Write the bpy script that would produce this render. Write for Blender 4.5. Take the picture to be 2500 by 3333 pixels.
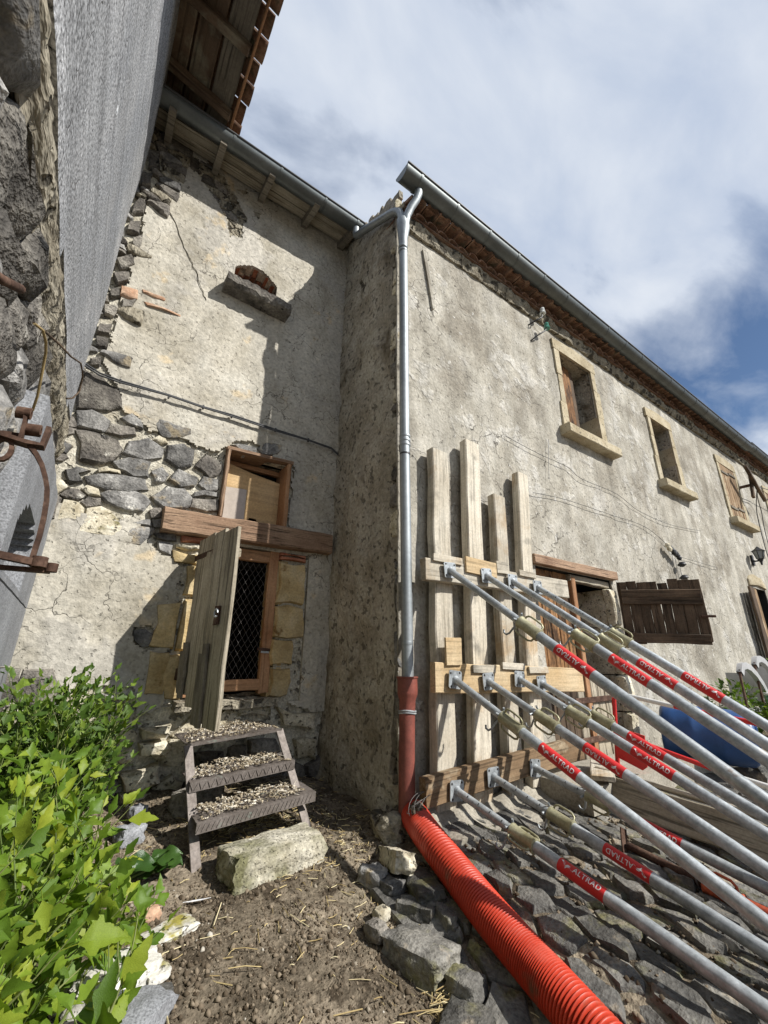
import bpy, bmesh, math, random
import numpy as np
from mathutils import Vector, Matrix, noise
from math import pi, sin, cos, radians, atan2, sqrt

for o in list(bpy.data.objects): bpy.data.objects.remove(o)
SC = bpy.context.scene
COL = SC.collection

# ------------------------------------------------------------------ camera
CAM = Vector((-1.9047, -2.5089, 0.8991))
F_PX, PITCH, ROLL, YAW = 1378.53, radians(19.4428), radians(0.4195), radians(55.2226)
_h = Vector((cos(YAW), sin(YAW), 0)); _r = Vector((sin(YAW), -cos(YAW), 0)); _u = Vector((0, 0, 1))
_F = _h*cos(PITCH) + _u*sin(PITCH); _U = _u*cos(PITCH) - _h*sin(PITCH)
_R = _r*cos(ROLL) + _U*sin(ROLL); _U = _U*cos(ROLL) - _r*sin(ROLL)
cd = bpy.data.cameras.new('camera'); cam = bpy.data.objects.new('camera', cd); COL.objects.link(cam)
cd.sensor_fit = 'HORIZONTAL'; cd.sensor_width = 36; cd.lens = F_PX/2500*36
cd.clip_start = .02; cd.clip_end = 2000
cam.matrix_world = Matrix(((_R.x, _U.x, -_F.x, CAM.x), (_R.y, _U.y, -_F.y, CAM.y), (_R.z, _U.z, -_F.z, CAM.z), (0, 0, 0, 1)))
SC.camera = cam
SC.cycles.max_bounces = 6; SC.cycles.diffuse_bounces = 3; SC.cycles.glossy_bounces = 2; SC.cycles.transmission_bounces = 3; SC.cycles.caustics_reflective = False; SC.cycles.caustics_refractive = False

# ------------------------------------------------------------------ light and sky
SUN_D = Vector((-.675, 1.0, -.985)).normalized()          # direction the light travels
sl = bpy.data.lights.new('sun', 'SUN'); sl.energy = 5.0; sl.angle = radians(.5); sl.color = (1, .965, .91)
so = bpy.data.objects.new('sun', sl); COL.objects.link(so)
so.rotation_euler = SUN_D.to_track_quat('-Z', 'Y').to_euler(); so.location = (8, -12, 14)
W = bpy.data.worlds.new('World'); SC.world = W; W.use_nodes = True
wt = W.node_tree; wt.nodes.clear()
def wn(t, **k):
    n = wt.nodes.new(t)
    for a, b in k.items(): setattr(n, a, b)
    return n
sky = wn('ShaderNodeTexSky', sky_type='NISHITA', sun_disc=False)
sky.sun_elevation = math.asin(-SUN_D.z); sky.sun_rotation = atan2(-SUN_D.x, -SUN_D.y); sky.air_density = 1.0; sky.dust_density = .3; sky.ozone_density = 3.0; sky.altitude = 900
tc = wn('ShaderNodeTexCoord'); sep = wn('ShaderNodeSeparateXYZ'); wt.links.new(tc.outputs['Generated'], sep.inputs[0])
zz = wn('ShaderNodeMath', operation='MAXIMUM'); wt.links.new(sep.outputs['Z'], zz.inputs[0]); zz.inputs[1].default_value = 0.0
za = wn('ShaderNodeMath', operation='ADD'); wt.links.new(zz.outputs[0], za.inputs[0]); za.inputs[1].default_value = .22
dx = wn('ShaderNodeMath', operation='DIVIDE'); wt.links.new(sep.outputs['X'], dx.inputs[0]); wt.links.new(za.outputs[0], dx.inputs[1])
dy = wn('ShaderNodeMath', operation='DIVIDE'); wt.links.new(sep.outputs['Y'], dy.inputs[0]); wt.links.new(za.outputs[0], dy.inputs[1])
cmb = wn('ShaderNodeCombineXYZ'); wt.links.new(dx.outputs[0], cmb.inputs[0]); wt.links.new(dy.outputs[0], cmb.inputs[1])
CLOUD_OFF = (7.3, 4.7, 3.9)
mp = wn('ShaderNodeMapping'); wt.links.new(cmb.outputs[0], mp.inputs[0]); mp.inputs['Location'].default_value = CLOUD_OFF
n1 = wn('ShaderNodeTexNoise'); n1.inputs['Scale'].default_value = 1.0; n1.inputs['Detail'].default_value = 2; n1.inputs['Roughness'].default_value = .45; n1.inputs['Distortion'].default_value = .2
mp2 = wn('ShaderNodeMapping'); wt.links.new(cmb.outputs[0], mp2.inputs[0]); mp2.inputs['Location'].default_value = (7, 2, 0); mp2.inputs['Rotation'].default_value = (0, 0, .5); mp2.inputs['Scale'].default_value = (1, 1.7, 1)
n2 = wn('ShaderNodeTexNoise'); n2.inputs['Scale'].default_value = 3.4; n2.inputs['Detail'].default_value = 7; n2.inputs['Roughness'].default_value = .55; n2.inputs['Distortion'].default_value = .25
wt.links.new(mp.outputs[0], n1.inputs['Vector']); wt.links.new(mp2.outputs[0], n2.inputs['Vector'])
mx = wn('ShaderNodeMath', operation='MULTIPLY_ADD'); wt.links.new(n2.outputs[0], mx.inputs[0]); mx.inputs[1].default_value = .36; wt.links.new(n1.outputs[0], mx.inputs[2])
rp = wn('ShaderNodeValToRGB'); wt.links.new(mx.outputs[0], rp.inputs[0])
rp.color_ramp.elements[0].position = .515; rp.color_ramp.elements[0].color = (0.0, .0, .0, 1)
rp.color_ramp.elements[1].position = .68; rp.color_ramp.elements[1].color = (.95, .95, .95, 1)
rp2 = wn('ShaderNodeValToRGB'); wt.links.new(n2.outputs[0], rp2.inputs[0])
rp2.color_ramp.elements[0].position = .3; rp2.color_ramp.elements[0].color = (4.9, 5.75, 7.3, 1)
rp2.color_ramp.elements[1].position = .72; rp2.color_ramp.elements[1].color = (7.6, 8.1, 8.9, 1)
mixc = wn('ShaderNodeMix', data_type='RGBA'); wt.links.new(rp.outputs[0], mixc.inputs[0]); wt.links.new(sky.outputs[0], mixc.inputs[6]); wt.links.new(rp2.outputs[0], mixc.inputs[7])
bg = wn('ShaderNodeBackground'); bg.inputs[1].default_value = .085
wt.links.new(mixc.outputs[2], bg.inputs[0])
wo = wn('ShaderNodeOutputWorld'); wt.links.new(bg.outputs[0], wo.inputs[0])
vs_ = SC.view_settings; vs_.view_transform = 'Standard'; vs_.look = 'None'; vs_.exposure = .28; vs_.gamma = 1; vs_.use_curve_mapping = False

# ------------------------------------------------------------------ helpers: meshes
RNG = random.Random(11)
WM = {}
class MB:
    def __init__(s): s.v = []; s.f = []
    def add(s, vs, fs):
        o = len(s.v); s.v += [tuple(v) for v in vs]; s.f += [tuple(i+o for i in f) for f in fs]; return s
    def box(s, c, sz, M=None):
        x, y, z = sz[0]/2, sz[1]/2, sz[2]/2; c = Vector(c)
        P = [Vector(p) for p in ((-x,-y,-z),(x,-y,-z),(x,y,-z),(-x,y,-z),(-x,-y,z),(x,-y,z),(x,y,z),(-x,y,z))]
        if M is not None: P = [M @ p for p in P]
        return s.add([p+c for p in P], [(0,3,2,1),(4,5,6,7),(0,1,5,4),(1,2,6,5),(2,3,7,6),(3,0,4,7)])
    def tube(s, path, r, seg=10, caps=True):
        P = [Vector(p) for p in path]; n = len(P)
        rr = r if isinstance(r, (list, tuple)) else [r]*n
        T = [(P[min(i+1, n-1)]-P[max(i-1, 0)]).normalized() for i in range(n)]
        a = Vector((0, 0, 1)) if abs(T[0].z) < .9 else Vector((1, 0, 0))
        N = (a - T[0]*a.dot(T[0])).normalized()
        vs = []; fs = []
        for i in range(n):
            N = (N - T[i]*N.dot(T[i])).normalized(); B = T[i].cross(N)
            for k in range(seg):
                t = 2*pi*k/seg; vs.append(P[i] + (N*cos(t) + B*sin(t))*rr[i])
        for i in range(n-1):
            for k in range(seg):
                k2 = (k+1) % seg; fs.append((i*seg+k, i*seg+k2, (i+1)*seg+k2, (i+1)*seg+k))
        if caps:
            fs.append(tuple(range(seg-1, -1, -1))); fs.append(tuple((n-1)*seg+k for k in range(seg)))
        return s.add(vs, fs)
    def prism(s, poly, z0, z1, M=None):
        n = len(poly)
        vs = [Vector((p[0], p[1], z0)) for p in poly] + [Vector((p[0], p[1], z1)) for p in poly]
        if M is not None: vs = [M @ v for v in vs]
        return s.add(vs, [tuple(range(n-1, -1, -1)), tuple(range(n, 2*n))] + [(i, (i+1) % n, n+(i+1) % n, n+i) for i in range(n)])

def mesh_of(name, mb, mat, smooth=None):
    me = bpy.data.meshes.new(name); me.from_pydata([tuple(v) for v in mb.v], [], mb.f)
    if mat is not None: me.materials.append(MAT[mat] if isinstance(mat, str) else mat)
    if smooth is not None:
        me.polygons.foreach_set('use_smooth', [True]*len(me.polygons)); me.set_sharp_from_angle(angle=radians(smooth))
    me.update(); return me
def tag(o, label=None, cat=None, group=None, kind=None):
    if label: o['label'] = label
    if cat: o['category'] = cat
    if group: o['group'] = group
    if kind: o['kind'] = kind
    return o
def link(name, data, parent, mtx, **k):
    o = bpy.data.objects.new(name, data); COL.objects.link(o); WM[o.name] = mtx.copy()
    if parent is not None:
        o.parent = parent; o.matrix_basis = WM[parent.name].inverted() @ mtx
    else: o.matrix_basis = mtx
    return tag(o, **k)
def obj(name, mb, mat, parent=None, mtx=None, smooth=None, **k):
    if mtx is None:
        A = np.array(mb.v); c = (A.min(0)+A.max(0))/2; mb.v = [tuple(p) for p in (A-c)]; mtx = Matrix.Translation(Vector(c))
    return link(name, mesh_of(name, mb, mat, smooth), parent, mtx, **k)
def thing(name, label, cat, loc=(0, 0, 0), group=None):
    return link(name, None, None, Matrix.Translation(Vector(loc)), label=label, cat=cat, group=group)
def frame(o, u, v, n):
    u, v, n = Vector(u), Vector(v), Vector(n)
    return Matrix(((u.x, v.x, n.x, o[0]), (u.y, v.y, n.y, o[1]), (u.z, v.z, n.z, o[2]), (0, 0, 0, 1)))
def axis_frame(p0, p1, side):
    x = (Vector(p1)-Vector(p0)).normalized(); s = Vector(side); y = (s - x*s.dot(x)).normalized(); z = x.cross(y)
    return frame(p0, x, y, z), (Vector(p1)-Vector(p0)).length
def beam_mb(L, w, t, rng, bev=.006, jit=.003, nseg=7, ends=.004):
    m = MB(); prof = []
    a, b = w/2, t/2
    for sx, sy in ((-1,-1),(1,-1),(1,1),(-1,1)):
        if sx*sy > 0: prof += [(sx*a, sy*(b-bev)), (sx*(a-bev), sy*b)]
        else: prof += [(sx*(a-bev), sy*b), (sx*a, sy*(b-bev))]
    vs = []; fs = []; n = 8
    for i in range(nseg+1):
        x = L*i/nseg; oy = rng.uniform(-jit, jit); oz = rng.uniform(-jit, jit); e = 1.0
        for (y, z) in prof:
            xx = x + (rng.uniform(-ends, ends) if i in (0, nseg) else 0)
            vs.append((xx, y+oy+rng.uniform(-jit, jit)*.4, z+oz+rng.uniform(-jit, jit)*.4))
    for i in range(nseg):
        for k in range(n):
            k2 = (k+1) % n; fs.append((i*n+k, i*n+k2, (i+1)*n+k2, (i+1)*n+k))
    fs.append(tuple(range(n-1, -1, -1))); fs.append(tuple(nseg*n+k for k in range(n)))
    return m.add(vs, fs)
def beam(name, p0, p1, w, t, side, mat, parent=None, bev=.006, jit=.003, nseg=7, **k):
    M, L = axis_frame(p0, p1, side)
    return obj(name, beam_mb(L, w, t, RNG, bev, jit, nseg), mat, parent, M, **k)
def pts(s): return [tuple(map(float, t.split(','))) for t in s.split()]
def inpoly(x, y, P):
    c = False; j = len(P)-1
    for i in range(len(P)):
        xi, yi = P[i]; xj, yj = P[j]
        if (yi > y) != (yj > y) and x < (xj-xi)*(y-yi)/(yj-yi)+xi: c = not c
        j = i
    return c
def area(P): return .5*sum(P[i][0]*P[(i+1) % len(P)][1]-P[(i+1) % len(P)][0]*P[i][1] for i in range(len(P)))
def sm(a, b, x):
    t = min(1, max(0, (x-a)/(b-a))); return t*t*(3-2*t)
def nz(x, y, z=0.0): return noise.noise(Vector((x, y, z)))
def fbm(x, y, z=0.0, o=4): return noise.fractal(Vector((x, y, z)), 1.0, 2.0, o)

def voronoi(sites, ax=1.0, ay=1.0, R=3.0):
    S = [(a/ax, b/ay) for a, b in sites]; out = []
    for i, (cx, cy) in enumerate(S):
        P = [(cx-R, cy-R), (cx+R, cy-R), (cx+R, cy+R), (cx-R, cy+R)]
        for j, (qx, qy) in enumerate(S):
            if j == i: continue
            dx, dy = qx-cx, qy-cy
            if dx*dx+dy*dy > 4*R*R: continue
            mx_, my_ = (qx+cx)/2, (qy+cy)/2; Q = []
            for a in range(len(P)):
                p, q = P[a], P[(a+1) % len(P)]
                dp = (p[0]-mx_)*dx+(p[1]-my_)*dy; dq = (q[0]-mx_)*dx+(q[1]-my_)*dy
                if dp <= 0: Q.append(p)
                if dp*dq < 0:
                    t = dp/(dp-dq); Q.append((p[0]+(q[0]-p[0])*t, p[1]+(q[1]-p[1])*t))
            P = Q
            if len(P) < 3: break
        out.append([(a*ax, b*ay) for a, b in P])
    return out
def scatter(x0, x1, y0, y1, ax, ay, rng, ok=None, tries=6000):
    S = []
    for _ in range(tries):
        p = (rng.uniform(x0, x1), rng.uniform(y0, y1))
        if ok and not ok(*p): continue
        if all(((p[0]-q[0])/ax)**2+((p[1]-q[1])/ay)**2 > 1 for q in S): S.append(p)
    return S
def stone_mb(poly, h, rng, joint=.006, top=.78, rough=.12, base=-.03):
    if area(poly) < 0: poly = poly[::-1]
    cx = sum(p[0] for p in poly)/len(poly); cy = sum(p[1] for p in poly)/len(poly)
    Q = []
    n = len(poly)
    for i in range(n):
        a, b = poly[i], poly[(i+1) % n]; L = math.hypot(b[0]-a[0], b[1]-a[1])
        Q.append((a[0]-cx, a[1]-cy))
        if L > .05 and len(poly) < 8:
            j = L*.10; Q.append(((a[0]+b[0])/2-cx+rng.uniform(-j, j), (a[1]+b[1])/2-cy+rng.uniform(-j, j)))
    R = max(math.hypot(*q) for q in Q)+1e-6; k = 1-joint/max(.03, R*.8)
    n = len(Q); vs = []; fs = []
    tilt = (rng.uniform(-.25, .25), rng.uniform(-.25, .25))
    for s, w in ((1, base), (.985, h*.45), (.93, h*.8), (top*.8, h)):
        for (x, y) in Q:
            f = k*s*(1+rng.uniform(-.03, .03)); X, Y = x*f, y*f
            ww = w if w <= 0 else w*(1+rng.uniform(-rough, rough)+tilt[0]*X/R+tilt[1]*Y/R)
            vs.append((X, Y, ww))
    vs.append((0, 0, h*(1.03+rng.uniform(-rough, rough)*.6)))
    for r in range(3):
        for i in range(n):
            j = (i+1) % n; fs.append((r*n+i, r*n+j, (r+1)*n+j, (r+1)*n+i))
    fs += [(3*n+i, 3*n+(i+1) % n, 4*n) for i in range(n)]
    return MB().add(vs, fs), (cx, cy)
def put_stone(name, poly, h, M, mat, parent, rng, smooth=38, top=.78, rough=.12, **k):
    s, c = stone_mb(poly, h, rng, top=top, rough=rough)
    return obj(name, s, mat, parent, M @ Matrix.Translation((c[0], c[1], 0)), smooth=smooth, **k)

def wallgrid(us, vs, M, hole=None, disp=None, rim=.03):
    """grid of cells in the frame M (u, v, outward normal), cells in holes left out, with a rim round every edge"""
    nu, nv = len(us), len(vs); idx = {}; m = MB(); cells = set()
    def vid(i, j):
        if (i, j) not in idx:
            d = disp(us[i], vs[j]) if disp else 0
            idx[(i, j)] = len(m.v); m.v.append(tuple(M @ Vector((us[i], vs[j], d))))
        return idx[(i, j)]
    for i in range(nu-1):
        for j in range(nv-1):
            if hole and hole((us[i]+us[i+1])/2, (vs[j]+vs[j+1])/2): continue
            cells.add((i, j)); m.f.append((vid(i, j), vid(i+1, j), vid(i+1, j+1), vid(i, j+1)))
    if rim:
        nrm = (M.to_3x3() @ Vector((0, 0, 1)))*rim; bk = {}
        def back(k):
            if k not in bk: bk[k] = len(m.v); m.v.append(tuple(Vector(m.v[k])-nrm))
            return bk[k]
        for (i, j) in cells:
            for (di, dj, a, b) in ((-1,0,(i,j+1),(i,j)),(1,0,(i+1,j),(i+1,j+1)),(0,-1,(i,j),(i+1,j)),(0,1,(i+1,j+1),(i,j+1))):
                if (i+di, j+dj) not in cells:
                    p, q = vid(*a), vid(*b); m.f.append((q, p, back(p), back(q)))
    return m
def steps(a, b, d, extra=()):
    L = set(np.round(np.arange(a, b+1e-6, d), 4).tolist()) | {b}
    for e in extra:
        L = {x for x in L if abs(x-e) > d*.35} | {e}
    return sorted(L)

# ------------------------------------------------------------------ helpers: materials
MAT = {}
class NT:
    def __init__(s, name):
        s.m = bpy.data.materials.new(name); s.m.use_nodes = True; s.t = s.m.node_tree; s.t.nodes.clear()
        s.out = s.n('ShaderNodeOutputMaterial'); MAT[name] = s.m
    def n(s, t, **k):
        q = s.t.nodes.new(t)
        for a, b in k.items(): setattr(q, a, b)
        return q
    def l(s, a, b): s.t.links.new(a, b)
    def noise(s, vec, scale, detail=5, rough=.55, dist=0):
        q = s.n('ShaderNodeTexNoise'); q.inputs['Scale'].default_value = scale; q.inputs['Detail'].default_value = detail
        q.inputs['Roughness'].default_value = rough; q.inputs['Distortion'].default_value = dist; s.l(vec, q.inputs['Vector']); return q.outputs['Fac']
    def ramp(s, fac, stops, interp='LINEAR'):
        q = s.n('ShaderNodeValToRGB'); q.color_ramp.interpolation = interp; e = q.color_ramp.elements
        while len(e) < len(stops): e.new(.5)
        for a, (p, c) in zip(e, stops):
            a.position = p; a.color = (*c, 1) if not isinstance(c, (int, float)) else (c, c, c, 1)
        s.l(fac, q.inputs[0]); return q.outputs[0]
    def mix(s, fac, a, b, mode='MIX'):
        q = s.n('ShaderNodeMix', data_type='RGBA', blend_type=mode)
        for v, i in ((fac, 0), (a, 6), (b, 7)):
            if hasattr(v, 'links'): s.l(v, q.inputs[i])
            elif isinstance(v, (int, float)): q.inputs[i].default_value = v if i == 0 else (v, v, v, 1)
            else: q.inputs[i].default_value = (*v, 1)
        return q.outputs[2]
    def math(s, op, a, b):
        q = s.n('ShaderNodeMath', operation=op)
        for v, i in ((a, 0), (b, 1)):
            if hasattr(v, 'links'): s.l(v, q.inputs[i])
            else: q.inputs[i].default_value = v
        return q.outputs[0]
    def mapping(s, vec, scale=(1, 1, 1), loc=(0, 0, 0), rot=(0, 0, 0)):
        q = s.n('ShaderNodeMapping'); s.l(vec, q.inputs[0]); q.inputs['Scale'].default_value = scale; q.inputs['Location'].default_value = loc; q.inputs['Rotation'].default_value = rot
        return q.outputs[0]
    def bump(s, h, strength, dist, normal=None):
        q = s.n('ShaderNodeBump'); q.inputs['Strength'].default_value = strength; q.inputs['Distance'].default_value = dist
        s.l(h, q.inputs['Height'])
        if normal is not None: s.l(normal, q.inputs['Normal'])
        return q.outputs[0]

def tex(name, ramp, scale=5, detail=4, dist=0, fine=70, fine_amt=.3, rough=.85, bump=.5, bdist=.01, fbump=.4, rnd=.2, stretch=(1, 1, 1), rot=(0, 0, 0),
        metal=0, spec=.3, patches=(), crack=None, streak=None, grain=None, pit=None):
    s = NT(name); b = s.n('ShaderNodeBsdfPrincipled'); s.l(b.outputs[0], s.out.inputs[0])
    tcn = s.n('ShaderNodeTexCoord'); oi = s.n('ShaderNodeObjectInfo'); geo = s.n('ShaderNodeNewGeometry')
    off = s.n('ShaderNodeVectorMath', operation='ADD'); s.l(tcn.outputs['Object'], off.inputs[0])
    sc = s.n('ShaderNodeVectorMath', operation='SCALE'); sc.inputs[0].default_value = (31, 17, 23); s.l(oi.outputs['Random'], sc.inputs['Scale']); s.l(sc.outputs[0], off.inputs[1])
    base = off.outputs[0]; vec = s.mapping(base, stretch, rot=rot)
    f1 = s.noise(vec, scale, detail, .58, dist); col = s.ramp(f1, ramp)
    f2 = s.noise(vec, fine, 2, .6)
    hb = None
    if bump: hb = s.bump(f1, bump, bdist)
    for (pc, ps, pt, soft, depth) in patches:
        pf = s.noise(s.mapping(base, (1, 1, 1), (ps*3.1, 5, 1)), ps, 4, .62, .3); pm = s.ramp(pf, [(pt-soft, 0.0), (pt+soft, 1.0)])
        col = s.mix(pm, col, pc)
        if depth: hb = s.bump(pm, .9, depth, hb)
    if grain:
        gv = s.mapping(base, grain[0]); g1 = s.noise(gv, grain[1]*1.7, 3, .7, .3); g2 = s.ramp(g1, [(.36, grain[2]), (.47, .92), (.65, 1.06)])
        col = s.mix(1.0, col, g2, 'MULTIPLY'); hb = s.bump(g1, .6, grain[3], hb)
    if streak:
        sf = s.noise(s.mapping(base, streak[0]), streak[1], 4, .6, .2); sr = s.ramp(sf, [(.32, streak[2]), (.68, streak[3])]); col = s.mix(1.0, col, sr, 'MULTIPLY')
    if crack:
        vd = s.n('ShaderNodeTexVoronoi', feature='DISTANCE_TO_EDGE'); vd.inputs['Scale'].default_value = crack[0]
        nn = s.n('ShaderNodeTexNoise'); nn.inputs['Scale'].default_value = crack[0]*1.7; nn.inputs['Detail'].default_value = 3; s.l(base, nn.inputs['Vector'])
        dm = s.n('ShaderNodeVectorMath', operation='MULTIPLY_ADD'); s.l(nn.outputs['Color'], dm.inputs[0]); dm.inputs[1].default_value = (.55/crack[0]*2,)*3; s.l(base, dm.inputs[2]); s.l(dm.outputs[0], vd.inputs['Vector'])
        cm = s.ramp(vd.outputs['Distance'], [(0.0, 1.0), (crack[1], 0.0)])
        msk = s.ramp(s.noise(base, crack[0]*.45, 3, .5), [(.46, 0.0), (.6, 1.0)]); cm = s.math('MULTIPLY', cm, msk)
        col = s.mix(s.math('MULTIPLY', cm, crack[2]), col, (.05, .045, .04)); hb = s.bump(s.math('SUBTRACT', 1.0, cm), .7, .006, hb)
    if pit:
        pf = s.noise(base, pit[0], 2, .5); pm = s.ramp(pf, [(pit[1], 1.0), (pit[1]+.06, 0.0)]); col = s.mix(s.math('MULTIPLY', pm, pit[2]), col, (.04, .036, .03)); hb = s.bump(s.math('SUBTRACT', 1.0, pm), .8, pit[3], hb)
    fr = s.ramp(f2, [(.25, 1-fine_amt), (.75, 1+fine_amt)]); col = s.mix(1.0, col, fr, 'MULTIPLY')
    if fbump: hb = s.bump(f2, fbump, bdist*.35, hb)
    if rnd:
        rv = s.math('MULTIPLY_ADD', oi.outputs['Random'], 2*rnd); rv.node.inputs[2].default_value = 1-rnd
        cc = s.n('ShaderNodeCombineColor')
        for i in range(3): s.l(rv, cc.inputs[i])
        col = s.mix(1.0, col, cc.outputs[0], 'MULTIPLY')
    s.l(col, b.inputs['Base Color'])
    if hb is not None: s.l(hb, b.inputs['Normal'])
    b.inputs['Roughness'].default_value = rough; b.inputs['Metallic'].default_value = metal; b.inputs['Specular IOR Level'].default_value = spec
    return s.m
def plain(name, c, rough=.5, metal=0, spec=.5, var=.12, scale=12, bump=.0):
    tex(name, [(.3, tuple(x*(1-var) for x in c)), (.7, tuple(x*(1+var) for x in c))], scale=scale, fine=90, fine_amt=var*.6, rough=rough, metal=metal, spec=spec, bump=bump, bdist=.003, fbump=bump*.5, rnd=.06)

# walls
tex('plaster_back', [(.3, (.35, .32, .255)), (.5, (.475, .445, .375)), (.7, (.56, .535, .465))], scale=2.2, detail=6, fine=38, fine_amt=.24, rough=.95, bump=.5, bdist=.03, fbump=.6, rnd=0, spec=.1,
    patches=(((.46, .435, .38), 1.1, .55, .03, .006), ((.56, .47, .33), 2.3, .64, .03, .0)), crack=(3.4, .016, .85), streak=((1, 1, .25), 4, .84, 1.1), pit=(30, .31, .4, .004))
tex('plaster_front', [(.3, (.32, .295, .245)), (.5, (.42, .395, .335)), (.7, (.51, .485, .425))], scale=3.2, detail=6, fine=40, fine_amt=.24, rough=.95, bump=.5, bdist=.03, fbump=.5, rnd=0, spec=.1,
    patches=(((.50, .48, .43), 2.6, .59, .03, .008), ((.27, .245, .20), 1.4, .58, .09, .0), ((.56, .54, .49), 9, .66, .03, .005)), crack=(1.6, .009, .8), streak=((1, 1, .22), 6, .74, 1.14), pit=(26, .31, .4, .004))
tex('plaster_end', [(.3, (.25, .22, .165)), (.5, (.37, .335, .27)), (.7, (.47, .435, .365))], scale=2.6, fine=34, fine_amt=.3, rough=.95, bump=.8, bdist=.05, fbump=.9, rnd=0, spec=.1,
    patches=(((.15, .125, .09), 1.5, .63, .05, .01), ((.44, .41, .34), 1.9, .58, .05, .006)), streak=((1, 1, .6), 2.5, .82, 1.1), pit=(20, .35, .6, .006))
tex('cement', [(.3, (.235, .242, .25)), (.7, (.365, .37, .38))], scale=2, fine=95, fine_amt=1.0, rough=.92, bump=.15, bdist=.01, fbump=.8, rnd=0, spec=.15, stretch=(1, .8, 1),
    streak=((1, .012, 1.0), 22, .74, 1.2), patches=(((.60, .62, .64), 5.0, .70, .015, .003), ((.24, .25, .265), 1.3, .57, .10, .0)), crack=(1.2, .004, .7))
tex('mortar', [(.3, (.34, .31, .24)), (.7, (.60, .57, .48))], scale=9, fine=60, fine_amt=.4, rough=.98, bump=.9, bdist=.03, fbump=.9, rnd=.1, spec=.1, pit=(14, .36, .6, .02))
tex('mortar_rough', [(.3, (.20, .175, .13)), (.7, (.36, .33, .26))], scale=9, fine=50, fine_amt=.5, rough=.98, bump=.9, bdist=.04, fbump=1.0, rnd=.1, spec=.1, stretch=(1, .35, 1), pit=(10, .40, .8, .03))
tex('basalt', [(.28, (.07, .068, .066)), (.5, (.19, .185, .175)), (.72, (.40, .39, .365))], scale=7, fine=60, fine_amt=.4, rough=.85, bump=.8, bdist=.03, fbump=.7, rnd=.4, spec=.25,
    patches=(((.62, .60, .54), 9, .70, .03, .0), ((.30, .25, .17), 5, .64, .05, .0)))
tex('rubble', [(.28, (.065, .06, .055)), (.5, (.17, .155, .135)), (.72, (.30, .28, .24))], scale=6, fine=50, fine_amt=.45, rough=.9, bump=.9, bdist=.04, fbump=.8, rnd=.4, spec=.2,
    patches=(((.50, .48, .42), 7, .69, .03, .0), ((.03, .03, .03), 8, .68, .03, .01)))
tex('rubble_dark', [(.28, (.045, .042, .038)), (.5, (.115, .107, .095)), (.72, (.23, .215, .185))], scale=7, fine=50, fine_amt=.5, rough=.9, bump=.9, bdist=.05, fbump=.9, rnd=.4, spec=.2,
    patches=(((.48, .46, .41), 8, .68, .03, .0), ((.02, .02, .02), 9, .66, .03, .012)))
tex('cobble', [(.28, (.06, .058, .053)), (.5, (.125, .12, .108)), (.72, (.215, .205, .18))], scale=7, fine=60, fine_amt=.4, rough=.75, bump=.9, bdist=.03, fbump=.7, rnd=.35, spec=.35,
    patches=(((.17, .16, .07), 6, .62, .08, .0), ((.28, .24, .18), 7, .64, .05, .0)))
tex('stone_pale', [(.3, (.36, .31, .21)), (.5, (.55, .50, .38)), (.7, (.68, .64, .53))], scale=8, fine=60, fine_amt=.3, rough=.92, bump=.7, bdist=.02, fbump=.7, rnd=.18, spec=.15, patches=(((.17, .15, .07), 7, .64, .06, .0),), pit=(30, .33, .7, .006))
tex('limestone', [(.3, (.30, .27, .19)), (.5, (.45, .42, .33)), (.7, (.58, .55, .46))], scale=6, fine=45, fine_amt=.35, rough=.95, bump=.8, bdist=.025, fbump=.9, rnd=0, spec=.1, patches=(((.17, .165, .09), 4, .50, .10, .0),), pit=(60, .34, .5, .004))
tex('stone_white', [(.3, (.55, .53, .46)), (.7, (.78, .76, .70))], scale=8, fine=60, fine_amt=.25, rough=.9, bump=.7, bdist=.02, rnd=.1, spec=.2, patches=(((.34, .30, .07), 6, .62, .05, .0),), pit=(36, .34, .8, .004))
tex('sandstone', [(.3, (.40, .285, .13)), (.5, (.51, .39, .205)), (.7, (.58, .48, .30))], scale=5, fine=60, fine_amt=.22, rough=.93, bump=.6, bdist=.02, fbump=.6, rnd=.12, spec=.12, streak=((1, 1, .3), 5, .75, 1.1), patches=(((.22, .13, .05), 6, .68, .05, .0),))
tex('ashlar', [(.3, (.33, .275, .18)), (.5, (.43, .37, .255)), (.7, (.52, .465, .345))], scale=4, fine=70, fine_amt=.2, rough=.93, bump=.4, bdist=.015, fbump=.5, rnd=.08, spec=.12, pit=(30, .32, .5, .004))
tex('andesite', [(.3, (.20, .205, .215)), (.7, (.31, .32, .335))], scale=3, fine=130, fine_amt=.5, rough=.9, bump=.3, bdist=.01, fbump=.6, rnd=.1, spec=.2)
tex('brick', [(.3, (.26, .09, .05)), (.7, (.46, .22, .14))], scale=9, fine=60, fine_amt=.3, rough=.92, bump=.6, bdist=.01, rnd=.2, spec=.15, patches=(((.6, .52, .42), 10, .68, .04, .0),))
tex('brick_pale', [(.3, (.42, .24, .15)), (.7, (.58, .42, .30))], scale=12, fine=60, fine_amt=.3, rough=.92, bump=.7, bdist=.012, rnd=.1, spec=.15)
tex('tile', [(.3, (.14, .078, .054)), (.5, (.22, .13, .088)), (.7, (.29, .20, .145))], scale=8, fine=60, fine_amt=.35, rough=.9, bump=.5, bdist=.01, rnd=.3, spec=.15, patches=(((.10, .09, .06), 7, .62, .06, .0),))
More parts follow.
